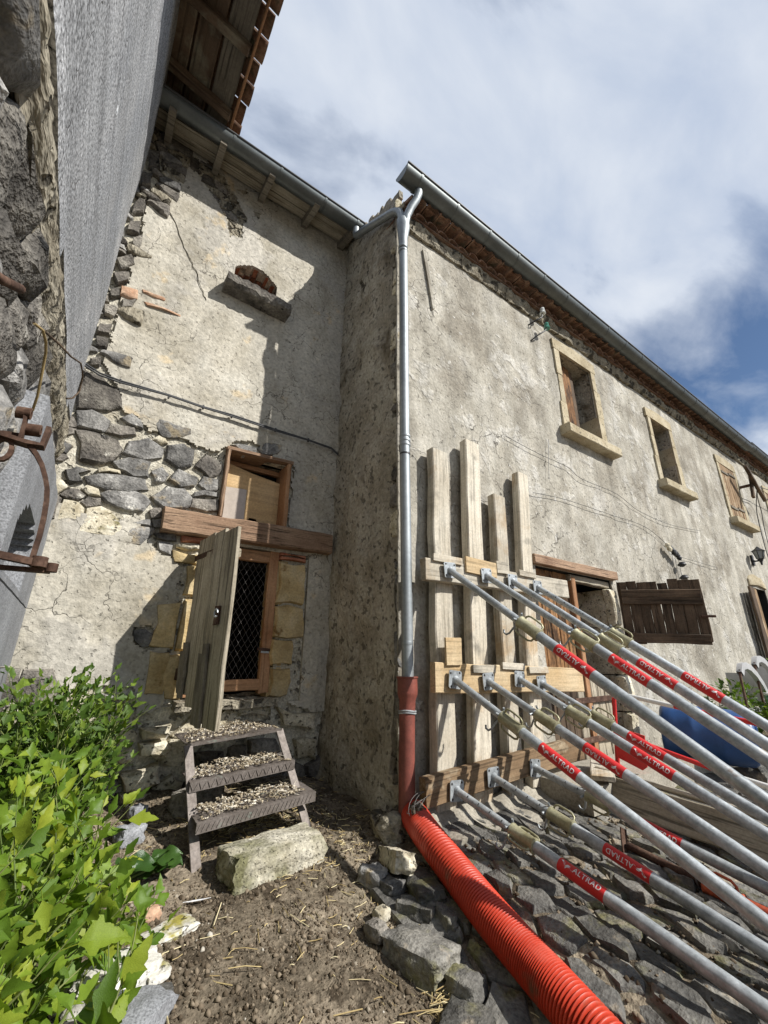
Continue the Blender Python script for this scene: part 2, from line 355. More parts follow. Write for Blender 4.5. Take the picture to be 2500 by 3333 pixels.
# wood: grain runs along local x
def wood(name, c1, c2, dark=.62, rough=.85, gs=26, rnd=.14, bd=.004, patches=()):
    tex(name, [(.3, c1), (.7, c2)], scale=3, fine=60, fine_amt=.16, rough=rough, bump=.0, fbump=.2, rnd=rnd, spec=.2, grain=((.035, 1, 1), gs, dark, bd), patches=patches)
wood('wood_pale', (.49, .435, .34), (.63, .585, .49), .60, patches=(((.42, .31, .19), 2.4, .63, .07, 0), ((.30, .275, .225), 3.0, .64, .06, 0)))
wood('wood_fresh', (.48, .34, .18), (.60, .48, .31), .66)
wood('wood_stained', (.19, .12, .065), (.36, .25, .15), .5, patches=(((.46, .37, .25), 5, .63, .06, 0),))
wood('wood_lintel', (.25, .155, .10), (.42, .29, .195), .25, gs=40, bd=.014)
wood('wood_frame', (.28, .14, .07), (.46, .27, .15), .6)
wood('wood_grey', (.30, .26, .19), (.47, .42, .33), .38, gs=24, bd=.012)
wood('wood_darkgrey', (.16, .14, .11), (.28, .25, .20), .4, gs=24, bd=.01)
wood('wood_old', (.055, .04, .028), (.17, .12, .08), .4, gs=20, bd=.015)
wood('wood_orange', (.20, .095, .04), (.40, .22, .10), .25, gs=26, bd=.012, patches=(((.07, .04, .022), 3.5, .54, .08, 0),))
wood('wood_soffit', (.10, .068, .046), (.20, .145, .10), .45, gs=14, patches=(((.27, .25, .19), 3, .58, .08, 0),))
wood('plywood', (.56, .38, .19), (.66, .48, .27), .8, gs=20, bd=.001)
# metals, plastics, ground
tex('zinc', [(.3, (.26, .285, .295)), (.7, (.36, .385, .395))], scale=3, fine=40, fine_amt=.12, rough=.55, bump=.1, bdist=.004, fbump=.1, rnd=.04, metal=.75, spec=.5)
tex('gutter_zinc', [(.3, (.10, .112, .112)), (.7, (.165, .178, .176))], scale=3, fine=40, fine_amt=.10, rough=.45, bump=.1, bdist=.004, fbump=.1, rnd=.04, metal=.7, spec=.5)
tex('galvanised', [(.3, (.29, .315, .325)), (.5, (.41, .44, .455)), (.7, (.51, .54, .555))], scale=22, fine=80, fine_amt=.2, rough=.48, bump=.12, bdist=.002, fbump=.1, rnd=.08, metal=.35, spec=.5, streak=((.3, 1, 1), 9, .72, 1.1), patches=(((.58, .58, .56), 11, .69, .03, .0), ((.20, .16, .13), 8, .71, .04, .0)))
tex('collar_yellow', [(.3, (.27, .25, .14)), (.7, (.46, .44, .30))], scale=16, fine=90, fine_amt=.2, rough=.5, bump=.3, bdist=.004, rnd=.12, metal=.45, spec=.5)
plain('red_paint', (.55, .022, .022), .45, var=.1); plain('white_print', (.72, .68, .68), .55)
tex('red_plastic', [(.3, (.44, .038, .015)), (.7, (.54, .05, .02))], scale=4, fine=70, fine_amt=.12, rough=.45, bump=.0, fbump=.1, rnd=0, spec=.45, patches=(((.20, .09, .05), 6, .67, .07, .0), ((.58, .12, .08), 3, .66, .08, .0))); plain('pvc', (.21, .06, .042), .55, var=.28, scale=9)
plain('barrel_blue', (.022, .075, .22), .4, var=.15); plain('black_rubber', (.018, .018, .02), .5); plain('grey_plastic', (.42, .42, .42), .4); plain('white_paint', (.66, .66, .64), .5, var=.08)
plain('cable_grey', (.05, .052, .055), .5); plain('wire_steel', (.16, .15, .14), .6, metal=.3); plain('shade_black', (.02, .019, .018), .95); plain('insulator_white', (.7, .72, .70), .15); plain('insulator_green', (.08, .25, .19), .12)  # the near-black one paints the shade inside rooms and drilled holes
plain('lead_glass', (.25, .27, .27), .1); plain('plastic_sheet', (.46, .40, .34), .25, var=.1); plain('feather_white', (.8, .8, .8), .8)
tex('rust', [(.3, (.045, .024, .016)), (.5, (.09, .05, .034)), (.7, (.16, .10, .07))], scale=14, fine=80, fine_amt=.4, rough=.8, bump=.5, bdist=.006, rnd=.12, metal=.2)
tex('orange_paint', [(.3, (.38, .07, .03)), (.7, (.52, .12, .05))], scale=10, fine=80, fine_amt=.3, rough=.6, bump=.3, bdist=.004, rnd=.1, patches=(((.10, .05, .03), 7, .6, .05, .002),))
tex('step_steel', [(.3, (.13, .11, .095)), (.7, (.25, .22, .20))], scale=10, fine=70, fine_amt=.3, rough=.6, bump=.3, bdist=.004, rnd=.1, metal=.35, patches=(((.26, .33, .28), 6, .68, .05, .0),))
tex('soil', [(.3, (.075, .06, .043)), (.5, (.155, .128, .093)), (.7, (.26, .215, .16))], scale=3.5, detail=6, fine=42, fine_amt=.5, rough=1, bump=.8, bdist=.04, fbump=1.0, rnd=0, spec=.05, patches=(((.34, .29, .21), 1.7, .57, .08, .0), ((.06, .047, .033), 6, .60, .05, .006)))
tex('concrete', [(.3, (.28, .255, .205)), (.7, (.42, .39, .325))], scale=4, fine=60, fine_amt=.3, rough=.95, bump=.6, bdist=.02, rnd=.05, spec=.1)
def island(name, stops, rough=.9, transl=0, spec=.2, gloss=.5, vein=False):
    s = NT(name); geo = s.n('ShaderNodeNewGeometry'); oi = s.n('ShaderNodeObjectInfo')
    r = s.math('FRACT', s.math('ADD', geo.outputs['Random Per Island'], oi.outputs['Random']), 0)
    col = s.ramp(r, stops); b = s.n('ShaderNodeBsdfPrincipled'); tcn = s.n('ShaderNodeTexCoord')
    f = s.noise(tcn.outputs['Object'], 45, 4, .6); col = s.mix(1.0, col, s.ramp(f, [(.3, .78), (.7, 1.16)]), 'MULTIPLY')
    s.l(s.bump(f, .3, .004), b.inputs['Normal'])
    s.l(col, b.inputs['Base Color']); b.inputs['Roughness'].default_value = rough; b.inputs['Specular IOR Level'].default_value = spec
    if transl:
        t = s.n('ShaderNodeBsdfTranslucent'); s.l(s.mix(1.0, col, (1.3, 1.35, .6), 'MULTIPLY'), t.inputs[0])
        mxs = s.n('ShaderNodeMixShader'); mxs.inputs[0].default_value = transl; s.l(b.outputs[0], mxs.inputs[1]); s.l(t.outputs[0], mxs.inputs[2]); s.l(mxs.outputs[0], s.out.inputs[0])
    else: s.l(b.outputs[0], s.out.inputs[0])
island('leaf_light', [(0, (.07, .135, .012)), (.35, (.125, .215, .02)), (.7, (.20, .295, .03)), (1, (.30, .35, .035))], .5, .35, .35)
island('leaf_mid', [(0, (.05, .10, .015)), (.5, (.09, .16, .022)), (1, (.19, .27, .035))], .5, .3, .35)
island('leaf_glossy', [(0, (.03, .075, .016)), (1, (.055, .115, .022))], .28, .2, .5)
island('stem_green', [(0, (.12, .17, .05)), (1, (.2, .22, .08))], .7)
island('straw', [(0, (.28, .20, .09)), (.5, (.50, .40, .20)), (1, (.68, .60, .38))], .8)
island('litter', [(0, (.10, .075, .05)), (.4, (.34, .28, .19)), (.75, (.55, .48, .36)), (1, (.75, .71, .62))], .9)
island('clods', [(0, (.05, .036, .022)), (.6, (.155, .122, .085)), (.95, (.26, .21, .15)), (.985, (.30, .26, .2)), (1, (.5, .47, .41))], 1)
# ------------------------------------------------------------------ ground
def G(x, y):
    y = max(y, -5); zl = -.10+.19*(min(y, 1.2)-.25); zr = -.04+.14*min(y, 0)+.022*(min(max(x, 1.5), 6)-1.5)
    w = sm(-.45, .15, x); return zl*(1-w)+zr*w
def GN(x, y):
    d = 1 if (-4 < x < 8 and -5 < y < 2) else .3
    return G(x, y)+(.030*fbm(x*2.2, y*2.2, 3.1)+.012*fbm(x*11, y*11, 7))*d
def grid_axis(a, b, d, far): return [-far, -far*.4, -far*.12, a-4, a-1.5]+[a+i*d for i in range(int((b-a)/d)+1)]+[b+1.2, b+3, b+6, far*.15, far*.4, far]
gx = grid_axis(-2.6, 1.6, .03, 260); gy = grid_axis(-2.2, 1.3, .03, 260)
gx = sorted(set(round(v, 3) for v in gx)); gy = sorted(set(round(v, 3) for v in gy))
m = MB(); ny = len(gy)
m.v = [(x, y, GN(x, y)) for x in gx for y in gy]
m.f = [(i*ny+j, (i+1)*ny+j, (i+1)*ny+j+1, i*ny+j+1) for i in range(len(gx)-1) for j in range(ny-1)]
obj('ground', m, 'soil', mtx=Matrix.Identity(4), smooth=60, kind='structure')

# cobbled bank along the facade
rg = random.Random(5)
def cob_ok(x, y):
    return y < -.30-.10*sm(1.6, 2.2, x) and x > -.36+.16*(y+1)*0 and not (x < -.05 and y > -.45)
sites = scatter(-.36, 3.4, -2.05, -.28, .088, .15, rg, cob_ok, 16000)
sites.sort(key=lambda p: (p[0]-CAM.x)**2+(p[1]-CAM.y)**2)
cells = voronoi(sites, .088, .15, 1.5)
bed = MB(); bx = steps(-.34, 9.5, .12); by = steps(-2.6, -.18, .08); nb = len(by)
bed.v = [(x, y, GN(x, y)+.012+.012*fbm(x*9, y*9, 1)) for x in bx for y in by]
bed.f = [(i*nb+j, (i+1)*nb+j, (i+1)*nb+j+1, i*nb+j+1) for i in range(len(bx)-1) for j in range(nb-1)]
pave = obj('cobbled_pavement', bed, 'soil', mtx=Matrix.Identity(4), smooth=60, kind='structure')
def cobble_frame(x, y, rg):
    e = .12; n = Vector((-(G(x+e, y)-G(x-e, y))/(2*e), -(G(x, y+e)-G(x, y-e))/(2*e), 1)).normalized()
    u = Vector((1, 0, 0)); u = (u-n*u.dot(n)).normalized(); return frame((0, 0, 0), u, n.cross(u), n)
cnt = 0
def visible(x, y, z):
    q = Vector((x, y, z))-CAM; d = q.dot(_F)
    if d < .1: return False
    px = 1250+F_PX*q.dot(_R)/d; py = 1666-F_PX*q.dot(_U)/d
    return -250 < px < 2750 and py < 3600
ext = MB()
for (sx, sy), P in zip(sites, cells):
    if len(P) < 4 or not visible(sx, sy, G(sx, sy)): continue
    P = [(max(-.45, min(3.6, a)), max(-2.3, min(-.2, b))) for a, b in P]
    if abs(area(P)) < .002: continue
    h = rg.uniform(.014, .042); s, c = stone_mb(P, h, rg, joint=.007, top=1.06, rough=.25, base=-.05)
    if cnt < 298:
        M = Matrix.Translation((c[0], c[1], GN(c[0], c[1])+.004)) @ cobble_frame(*c, rg)
        obj('cobble', s, 'cobble', pave, M, smooth=42); cnt += 1
    else:
        ext.add([(v[0]+c[0], v[1]+c[1], v[2]+G(c[0], c[1])) for v in s.v], s.f)
far_s = scatter(3.35, 9.0, -2.4, -.75, .24, .16, rg, None, 2500)
for (sx, sy), P in zip(far_s, voronoi(far_s, .24, .16, 1.5)):
    if len(P) < 4 or not visible(sx, sy, 0): continue
    P = [(max(3.3, min(9.1, a)), max(-2.6, min(-.6, b))) for a, b in P]
    if abs(area(P)) < .004: continue
    s, c = stone_mb(P, rg.uniform(.05, .10), rg, joint=.012, top=.86, rough=.25)
    ext.add([(v[0]+c[0], v[1]+c[1], v[2]+G(c[0], c[1])+.01) for v in s.v], s.f)
obj('cobbles_far', ext, 'cobble', pave, smooth=42, kind='stuff')

# ------------------------------------------------------------------ right wing
wing = thing('farmhouse_wing', 'long rendered farmhouse wing with sandstone window surrounds on the right', 'house', (0, 0, 0))
WIN = [(2.655, 3.42, 3.655, 4.855), (5.15, 5.82, 3.58, 4.73), (8.02, 8.80, 3.55, 4.73), (10.85, 11.6, 3.6, 4.75)]
DOOR = (1.64, 3.04, -.05, 1.80); FDOOR = (7.9, 8.72, 0, 2.22)
FR = frame((0, 0, 0), (1, 0, 0), (0, 0, 1), (0, -1, 0))
xs = steps(-.02, 4.2, .05, (WIN[0][0], WIN[0][1], DOOR[0], DOOR[1]))+steps(4.3, 14, .1, (WIN[1][0], WIN[1][1], WIN[2][0], WIN[2][1], WIN[3][0], WIN[3][1], FDOOR[0], FDOOR[1]))
zs = steps(-.4, 5.42, .05, sorted(set([w[2] for w in WIN]+[w[3] for w in WIN]+[DOOR[3], FDOOR[3]])))
RECTS = WIN+[DOOR, FDOOR]
def fhole(u, v): return any(a < u < b and c < v < d for a, b, c, d in RECTS)
def fdisp(u, v):
    d = .014*fbm(u*.8, v*.8, 2)+.007*fbm(u*3, v*3, 5)+.004*nz(u*14, v*14, 2)
    if u < .02: d -= .01+.02*abs(nz(v*6, 3))
    d += .05*sm(.5, -.3, v)*(.6+.4*nz(u*2, v*4))
    return d
obj('front_wall', wallgrid(xs, zs, FR, fhole, fdisp, .02), 'plaster_front', wing, smooth=60)
# thick shell and rooms behind the openings; doorways lined in painted near-black shade
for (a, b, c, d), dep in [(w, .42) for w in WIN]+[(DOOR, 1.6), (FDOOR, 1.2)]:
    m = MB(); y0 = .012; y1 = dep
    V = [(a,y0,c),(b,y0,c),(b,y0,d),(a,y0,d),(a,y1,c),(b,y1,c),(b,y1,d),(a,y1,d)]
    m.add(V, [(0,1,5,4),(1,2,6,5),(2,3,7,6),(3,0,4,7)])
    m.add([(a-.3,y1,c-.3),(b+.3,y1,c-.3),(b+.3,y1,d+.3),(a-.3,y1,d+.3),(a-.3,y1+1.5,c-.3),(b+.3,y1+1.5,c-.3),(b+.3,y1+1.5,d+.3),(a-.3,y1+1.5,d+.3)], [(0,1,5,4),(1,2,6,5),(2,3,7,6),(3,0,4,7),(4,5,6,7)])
    obj('room_lining', m, 'shade_black' if dep > 1 else 'plaster_end', wing)
# end wall
EW = frame((-.02, 0, 0), (0, 1, 0), (0, 0, 1), (-1, 0, 0))
ET = lambda y: 5.66+.37*y+.03*nz(y*9, 2)
eys = steps(0.0, 1.14, .03); ezs = steps(-.4, 6.3, .05)
def ehole(u, v): return v > ET(u)+.04*nz(u*14, v*14, 4) or (u < .085+.05*nz(v*2.3, 9)+.03*nz(v*9, 3) and v > .15 and nz(v*1.3, 21) > -.14)
def edisp(u, v):
    d = .03*fbm(u*2.0, v*1.6, 11)+.018*fbm(u*6, v*6, 4)+.007*nz(u*19, v*19)
    d += .10*sm(.55, -.2, v)*(.5+.6*nz(u*3, v*5)) - .02*sm(.2, 0, u)
    return d-.01
obj('end_wall', wallgrid(eys, ezs, EW, ehole, edisp, .05), 'plaster_end', wing, smooth=60)
# masonry core behind the broken plaster of the corner
obj('corner_core', wallgrid(steps(0.02, 1.14, .06), steps(-.4, 5.6, .08), frame((.02, 0, 0), (0, 1, 0), (0, 0, 1), (-1, 0, 0)), None, lambda u, v: .015*fbm(u*9, v*9, 2), 0), 'mortar_rough', wing, smooth=60)
rq = random.Random(8); z = .05
while z < 5.4:
    hh = rq.uniform(.09, .30); dp = rq.uniform(.05, .15)
    if rq.random() < .35: z += hh; continue
    P = [(.004+rq.uniform(0, .015), z+.008), (dp, z+.01+rq.uniform(0, .02)), (dp+rq.uniform(-.03, .02), z+hh*.5), (dp-.01, z+hh-.012), (.004+rq.uniform(0, .015), z+hh-.008)]
    put_stone('quoin', P, rq.uniform(.03, .045), frame((.02, 0, 0), (0, 1, 0), (0, 0, 1), (-1, 0, 0)), rq.choice(['rubble', 'stone_pale', 'rubble', 'basalt']), wing, rq)
    z += hh
# window surrounds
def surround(a, b, c, d, rg, wj=.115, lint=.19, sill=True, arch=.0, parent=wing):
    r = obj('window_surround', MB().box(((a+b)/2, -.016, d+.005), (.02, .03, .008)), 'ashlar', parent)
    z = c
    for side in (-1, 1):
        z = c
        while z < d-.02:
            h = min(rg.uniform(.34, .48), d-z);
            if d-z-h < .15: h = d-z
            w = wj+rg.uniform(-.02, .045); x0, x1 = ((a-w, a-.0) if side < 0 else (b, b+w))
            m = MB(); yf = -.022-rg.uniform(0, .006)
            m.prism([(x0, z+.003), (x1, z+.003), (x1, z+h-.003), (x0+rg.uniform(-.01, .01), z+h-.003)], 0, 1, Matrix(((1,0,0,0),(0,0,.40,yf),(0,1,0,0),(0,0,0,1))))
            obj('jamb_stone', m, 'ashlar', r); z += h
    n = 9; top = [(a-wj-.01+(b-a+2*wj+.02)*i/n, d+lint*(.82+.20*sin(pi*i/n))+rg.uniform(-.006, .006)) for i in range(n+1)]
    poly = [(b+wj+.01, d+.003), (b, d+.003)][0:1] + top[::-1] + [(a-wj-.01, d+.003)]
    m = MB().prism(poly[::-1], 0, 1, Matrix(((1,0,0,0),(0,0,.40,-.030),(0,1,0,0),(0,0,0,1)))); obj('lintel_stone', m, 'ashlar', r)
    if sill:
        M_, L_ = axis_frame((a-.20, -.02, c-.075), (b+.24, -.02, c-.065), (0, 0, 1)); obj('sill', beam_mb(L_, .125, .22, rg, .01, .004), 'ashlar', r, M_)
    return r
rs = random.Random(3)
surround(*WIN[0], rs); surround(*WIN[1], rs); surround(*WIN[2], rs); surround(*WIN[3], rs)
# timber inside windows 1 and 2
for (a, b, c, d), f in ((WIN[0], .62), (WIN[1], .55)):
    n = 6; w = (b-a)*.72/n
    for i in range(n):
        beam('shutter_board', (a+w*(i+.5), .10+.010*i, c+.01), (a+w*(i+.5), .10+.010*i, d-.02), w-.006, .03, (1, 0, 0), 'wood_orange' if i != 5 else 'wood_old', wing)
    m = MB().box((b-.10, .30, (c+d)/2), (.30, .02, d-c-.01)); obj('inner_wall', m, 'rubble', wing)
for w_, mt in ((WIN[2], 'wood_stained'), (WIN[3], 'wood_stained')):
    a, b, c, d = w_
    sh = thing('window_shutter', 'closed pair of weathered plank shutters in third window' if w_ is WIN[2] else 'closed plank shutters in the farthest window by the gutter', 'shutter', (a, -.02, c)); 
    for i in range(6):
        x = a+(b-a)*(i+.5)/6; beam('plank', (x, -.006, c+.01), (x, -.006, d-.01+.03*rs.uniform(-1, 1)), (b-a)/6-.01, .03, (1, 0, 0), mt, sh)
    for zf in (.2, .84):
        for sx in (0, 1):
            x0 = a+(b-a)*(.0+.52*sx); z = c+(d-c)*zf+.04*sx; beam('strap_hinge', (x0, -.03, z), (x0+(b-a)*.46, -.03, z), .05, .02, (0, 0, 1), 'wood_darkgrey', sh, nseg=2)
# stable door
beam('door_lintel', (1.58, -.005, 1.855), (3.10, -.005, 1.85), .095, .10, (0, 0, 1), 'wood_lintel', wing)
beam('door_head', (2.25, .06, 1.755), (3.02, .06, 1.745), .07, .08, (0, 0, 1), 'wood_grey', wing)
for i in range(5):
    x = 1.70+.125*i; beam('door_plank', (x, .07, .78), (x, .07+.004*i, 1.79), .115, .03, (1, 0, 0), 'wood_orange', wing)
for i in range(9):
    x = 1.72+.118*i; beam('door_plank', (x, .05+.006*(i % 2), .06), (x, .05, .74+.02*rs.uniform(-1, 1)), .108, .03, (1, 0, 0), 'wood_grey' if i > 3 else 'wood_old', wing)
for z in (.22, .56): beam('strap_hinge', (2.05, .015, z), (2.86, .015, z+.01), .05, .012, (0, 0, 1), 'rust', wing, nseg=3, bev=.002, jit=.001)
beam('door_post', (2.30, .06, .05), (2.30, .06, 1.76), .07, .09, (1, 0, 0), 'wood_frame', wing)
z = 0
for h in (.42, .36, .5, .42):
    put_stone('door_jamb_stone', [(2.93, z+.006), (3.06, z+.004), (3.06, z+h-.004), (2.90+rs.uniform(0, .03), z+h-.006)], .06, frame((0, .02, 0), (1, 0, 0), (0, 0, 1), (0, -1, 0)), 'stone_pale', wing, rs)
    m = MB().box((3.0, .22, z+h/2), (.10, .40, h-.012)); obj('door_jamb_stone', m, 'stone_pale', wing); z += h
# upper leaf, swung out
H0 = Vector((3.05, -.05, 0)); H1 = Vector((3.42, -.74, 0)); ud = (H1-H0).normalized(); nd = Vector((-ud.y, ud.x, 0))
if nd.y > 0: nd = -nd
leaf = thing('stable_door_leaf', 'dark weathered upper leaf of stable door swung open against the facade', 'door', H0+Vector((0, 0, 1.1)))
wl = (H1-H0).length
for i in range(8):
    u = wl*(i+.5)/8; p = H0+ud*u; dz = rs.uniform(-.02, .03)
    beam('plank', (p.x, p.y, 1.10+.02*(i/7)-rs.uniform(0, .012)), (p.x, p.y, 1.78-.05*(i/7)+dz), wl/8-(.008 if i in (4,) else .001), .028, ud, 'wood_old', leaf)
off = Vector((-nd.x, -nd.y, 0))
camside = 1 if (CAM-H0).dot(nd) > 0 else -1
oN = nd*camside*.026
for z0, z1, hh in ((1.64, 1.60, .085), (1.56, 1.52, .075), (1.17, 1.13, .10)):
    a_, b_ = H0+ud*.03+oN, H0+ud*(wl-.02)+oN
    beam('batten', (a_.x, a_.y, z0), (b_.x, b_.y, z1), hh, .028, (0, 0, 1), 'wood_old', leaf)
a_ = H0+ud*(wl-.06)+oN*1.6; b_ = H0+ud*(wl+.06)+oN*1.6
beam('latch', (a_.x, a_.y, 1.36), (b_.x, b_.y, 1.36), .025, .02, (0, 0, 1), 'rust', leaf, nseg=2, bev=.003)
# far doorway
put_stone('arch_stone', [(7.84, 2.24), (8.74, 2.24), (8.74, 2.33), (8.55, 2.45), (8.1, 2.47), (7.84, 2.36)], .05, FR, 'ashlar', wing, rs)
for i in range(4):
    x = 7.42+.135*i; beam('door_plank', (x, -.12+.018*i, .08), (x, -.12+.018*i, 2.16), .125, .035, (1, 0, 0), 'wood_old' if i < 2 else 'wood_stained', wing)
# concrete step in front of the stable door
m = MB().box((2.35, -.28, .0), (2.3, .55, .16)); obj('concrete_step', m, 'concrete', wing, smooth=30)

# cornice of canal tiles, gutter, roof
for r_, (yy, zz_, rad) in enumerate(((-.10, 5.30, .075), (-.20, 5.405, .08))):
    arc = MB(); n = 8; vs = []; fs = []
    for yv in (0, .30):
        for k in range(n+1):
            t = pi*k/n
            for rr in (rad, rad-.016): vs.append((cos(t)*rr, yv, sin(t)*rr*.85))
    q = 2*(n+1)
    for k in range(n):
        a = 2*k; fs += [(a, a+2, q+a+2, q+a), (a+1, q+a+1, q+a+3, a+3), (a, a+1, a+3, a+2)]
    fs += [(0, q, q+1, 1), (2*n, 2*n+1, q+2*n+1, q+2*n)]
    arc.add(vs, fs); me = mesh_of('cornice_tile', arc, 'tile', 40); x = .06+.08*r_
    while x < 13.5:
        M = Matrix.Translation((x, yy+rs.uniform(-.012, .012), zz_+rs.uniform(-.006, .006))) @ Matrix.Rotation(rs.uniform(-.05, .05), 4, 'Z')
        link('cornice_tile', me, wing, M); x += rad*2.1
obj('cornice_mortar', wallgrid(steps(0, 13.8, .06), [5.15, 5.19, 5.23, 5.27, 5.30], FR, None, lambda u, v: .03+.035*sm(5.15, 5.25, v)+.03*fbm(u*5, v*9, 1), .06), 'mortar_rough', wing, smooth=60)
m = MB().box((6.9, -.035, 5.285), (13.8, .11, .018)); obj('cornice_slab', m, 'tile', wing)
obj('cornice_fill', MB().box((6.92, .115, 5.40), (13.76, .30, .22)), 'mortar_rough', wing)
def gutter(name, x0, x1, y, zA, zB, R, parent, brackets):
    prof = [(cos(t), sin(t)) for t in [pi+.12+(pi-.12)*k/12 for k in range(13)]]; m = MB(); n = 13; vs = []; fs = []
    xs_ = [x0, x1]
    for i, x in enumerate(xs_):
        z = zA+(zB-zA)*i
        vs += [(x, y+c*R, z+s*R) for c, s in prof]+[(x, y+c*(R-.006), z+s*(R-.006)) for c, s in prof]
    for k in range(n-1):
        fs += [(k, k+1, 2*n+k+1, 2*n+k), (n+k, 3*n+k, 3*n+k+1, n+k+1)]
    m.add(vs, fs)
    m.add([(x0-.003, y+c*R*1.02, zA+s*R*1.02) for c, s in prof], [tuple(range(n))]); m.add([(x1+.003, y+c*R, zB+s*R) for c, s in prof], [tuple(range(n-1, -1, -1))])
    g = obj(name, m, 'gutter_zinc', parent, smooth=50)
    b = MB().tube([(x0, y-R, zA), (x1, y-R, zB)], .013, 10); obj('gutter_bead', b, 'cable_grey', g, smooth=50)  # bead darker than the gutter: rim shading put into its colour
    bm = MB(); bv = [(xx, c*(R+.004), s*(R+.004)) for xx in (-.012, .012) for c, s in prof]
    bm.add(bv, [(k, k+1, n+k+1, n+k) for k in range(n-1)]); me = mesh_of('gutter_strap', bm, 'gutter_zinc', 50)
    for x in brackets: link('gutter_strap', me, g, Matrix.Translation((x, y, zA+(zB-zA)*(x-x0)/(x1-x0))))
    return g
gut = gutter('eaves_gutter', -.14, 9.45, -.242, 5.545, 5.435, .101, wing, [.05+.5*i for i in range(19)])
gutter('eaves_gutter', 9.46, 14, -.23, 5.505, 5.455, .101, wing, [9.8+.6*i for i in range(7)])
m = MB().add([(.05, -.16, 5.43), (14, -.16, 5.43), (14, 4, 6.8), (.05, 4, 6.8), (.05, -.16, 5.47), (14, -.16, 5.47), (14, 4, 6.86), (.05, 4, 6.86)], [(0,3,2,1),(4,5,6,7),(0,1,5,4),(1,2,6,5),(2,3,7,6),(3,0,4,7)])
obj('roof', m, 'tile', wing)  # plain slab out of sight behind the gutter, put in for its shade
m = MB().add([(.06, 1.1, -.3), (.06, 4, -.3), (.06, 4, 7.0), (.06, 1.1, 6.0), (14, .5, -.3), (14, 4, -.3), (14, 4, 6.9), (14, .0, 5.5)], [(0,1,2,3),(4,5,6,7)]); obj('gable_wall', m, 'plaster_end', wing)
# far pieces fixed to the facade: split chunk of plaster near the corner
m = MB().prism([(.30, 5.02), (.335, 5.03), (.40, 4.55), (.44, 4.30), (.41, 4.28), (.37, 4.55)], -.01, .022, FR); obj('loose_plaster', m, 'plaster_front', wing)

# ------------------------------------------------------------------ middle house (back wall)
YB = 1.111
mid = thing('old_house', 'old rubble house with peeling plaster between the two taller buildings', 'house', (-1.1, YB, 0))
BK = frame((0, YB, 0), (1, 0, 0), (0, 0, 1), (0, -1, 0))
HD = (-1.22, -.50, .60, 1.83); HW = (-1.12, -.515, 2.02, 2.69); HN = (-1.30, -.845, 4.40, 4.92)
EXP = [(-2.4, 3.04), (-2.16, 3.11), (-2.0, 2.96), (-1.97, 2.8), (-1.84, 2.78), (-1.74, 2.67), (-1.55, 2.71), (-1.37, 2.65), (-1.22, 2.63), (-1.13, 2.72), (-1.07, 2.80), (-.89, 2.85), (-.76, 2.77), (-.48, 2.73), (-.48, 1.95), (-1.15, 1.95), (-1.18, 1.45), (-1.3, 1.58), (-1.48, 1.66), (-1.61, 1.82), (-1.71, 1.97), (-1.79, 1.87), (-1.97, 1.88), (-2.15, 1.92), (-2.4, 1.92)]
PEEL = [(-2.03, 5.89), (-1.74, 5.98), (-1.48, 5.85), (-1.27, 5.51), (-1.29, 5.20), (-1.40, 5.13), (-1.50, 5.42), (-1.77, 5.67)]
BASE = [(-2.4, .62), (-1.95, .66), (-1.78, .73), (-1.5, .72), (-1.46, .52), (-1.2, .60), (-.5, .62), (-.3, .55), (.1, .46), (.1, -.6), (-2.4, -.6)]
CHIP = [(-1.60, 1.12), (-1.50, 1.13), (-1.40, 1.08), (-1.40, .99), (-1.5, .96), (-1.57, 1.02)]
def rect(r, u, v): return r[0] < u < r[1] and r[2] < v < r[3]
def opening(u, v): return rect(HD, u, v) or rect(HW, u, v) or (rect(HN, u, v) and v < 4.78+.13*sin(pi*(u-HN[0])/(HN[1]-HN[0])))
def bhole(u, v):
    if opening(u, v): return True
    a = u+.035*nz(u*7, v*7, 1)+.02*nz(u*19, v*19, 2)+.010*nz(u*47, v*47, 3); b = v+.035*nz(u*7, v*7, 5)+.02*nz(u*19, v*19, 7)+.010*nz(u*47, v*47, 8)
    if inpoly(a, b, EXP) or inpoly(a, b, PEEL) or inpoly(a, b, BASE) or inpoly(a, b, CHIP): return True
    if v > 3.05 and a < -2.145+.05*nz(v*1.9, 4)+(.06 if v > 5.2 else 0): return True
    if -.53 < u < -.24 and .58 < v < 1.83: return True
    return abs(a-(-1.22)) < .10 and .6 < v < 1.83
def bdisp(u, v): return .012*fbm(u*1.3, v*1.3, 8)+.006*fbm(u*5, v*5, 2)+.003*nz(u*22, v*22)
bxs = steps(-2.32, .03, .0145, (HD[0], HD[1], HW[0], HW[1], HN[0], HN[1])); bzs = steps(-.35, 6.2, .0155, (HD[2], HD[3], HW[2], HW[3], HN[2], HN[3]))
obj('plaster', wallgrid(bxs, bzs, BK, bhole, bdisp, .035), 'plaster_back', mid, smooth=60)
obj('mortar_core', wallgrid(steps(-2.34, .03, .035, (HD[0], HD[1], HW[0], HW[1], HN[0], HN[1])), steps(-.35, 6.2, .04, (HD[2], HD[3], HW[2], HW[3], HN[2], HN[3])), frame((0, YB+.030, 0), (1, 0, 0), (0, 0, 1), (0, -1, 0)), opening, lambda u, v: .012*fbm(u*8, v*8, 3)+.006*nz(u*30, v*30), .12), 'mortar', mid, smooth=60)
SF = frame((0, YB+.028, 0), (1, 0, 0), (0, 0, 1), (0, -1, 0))
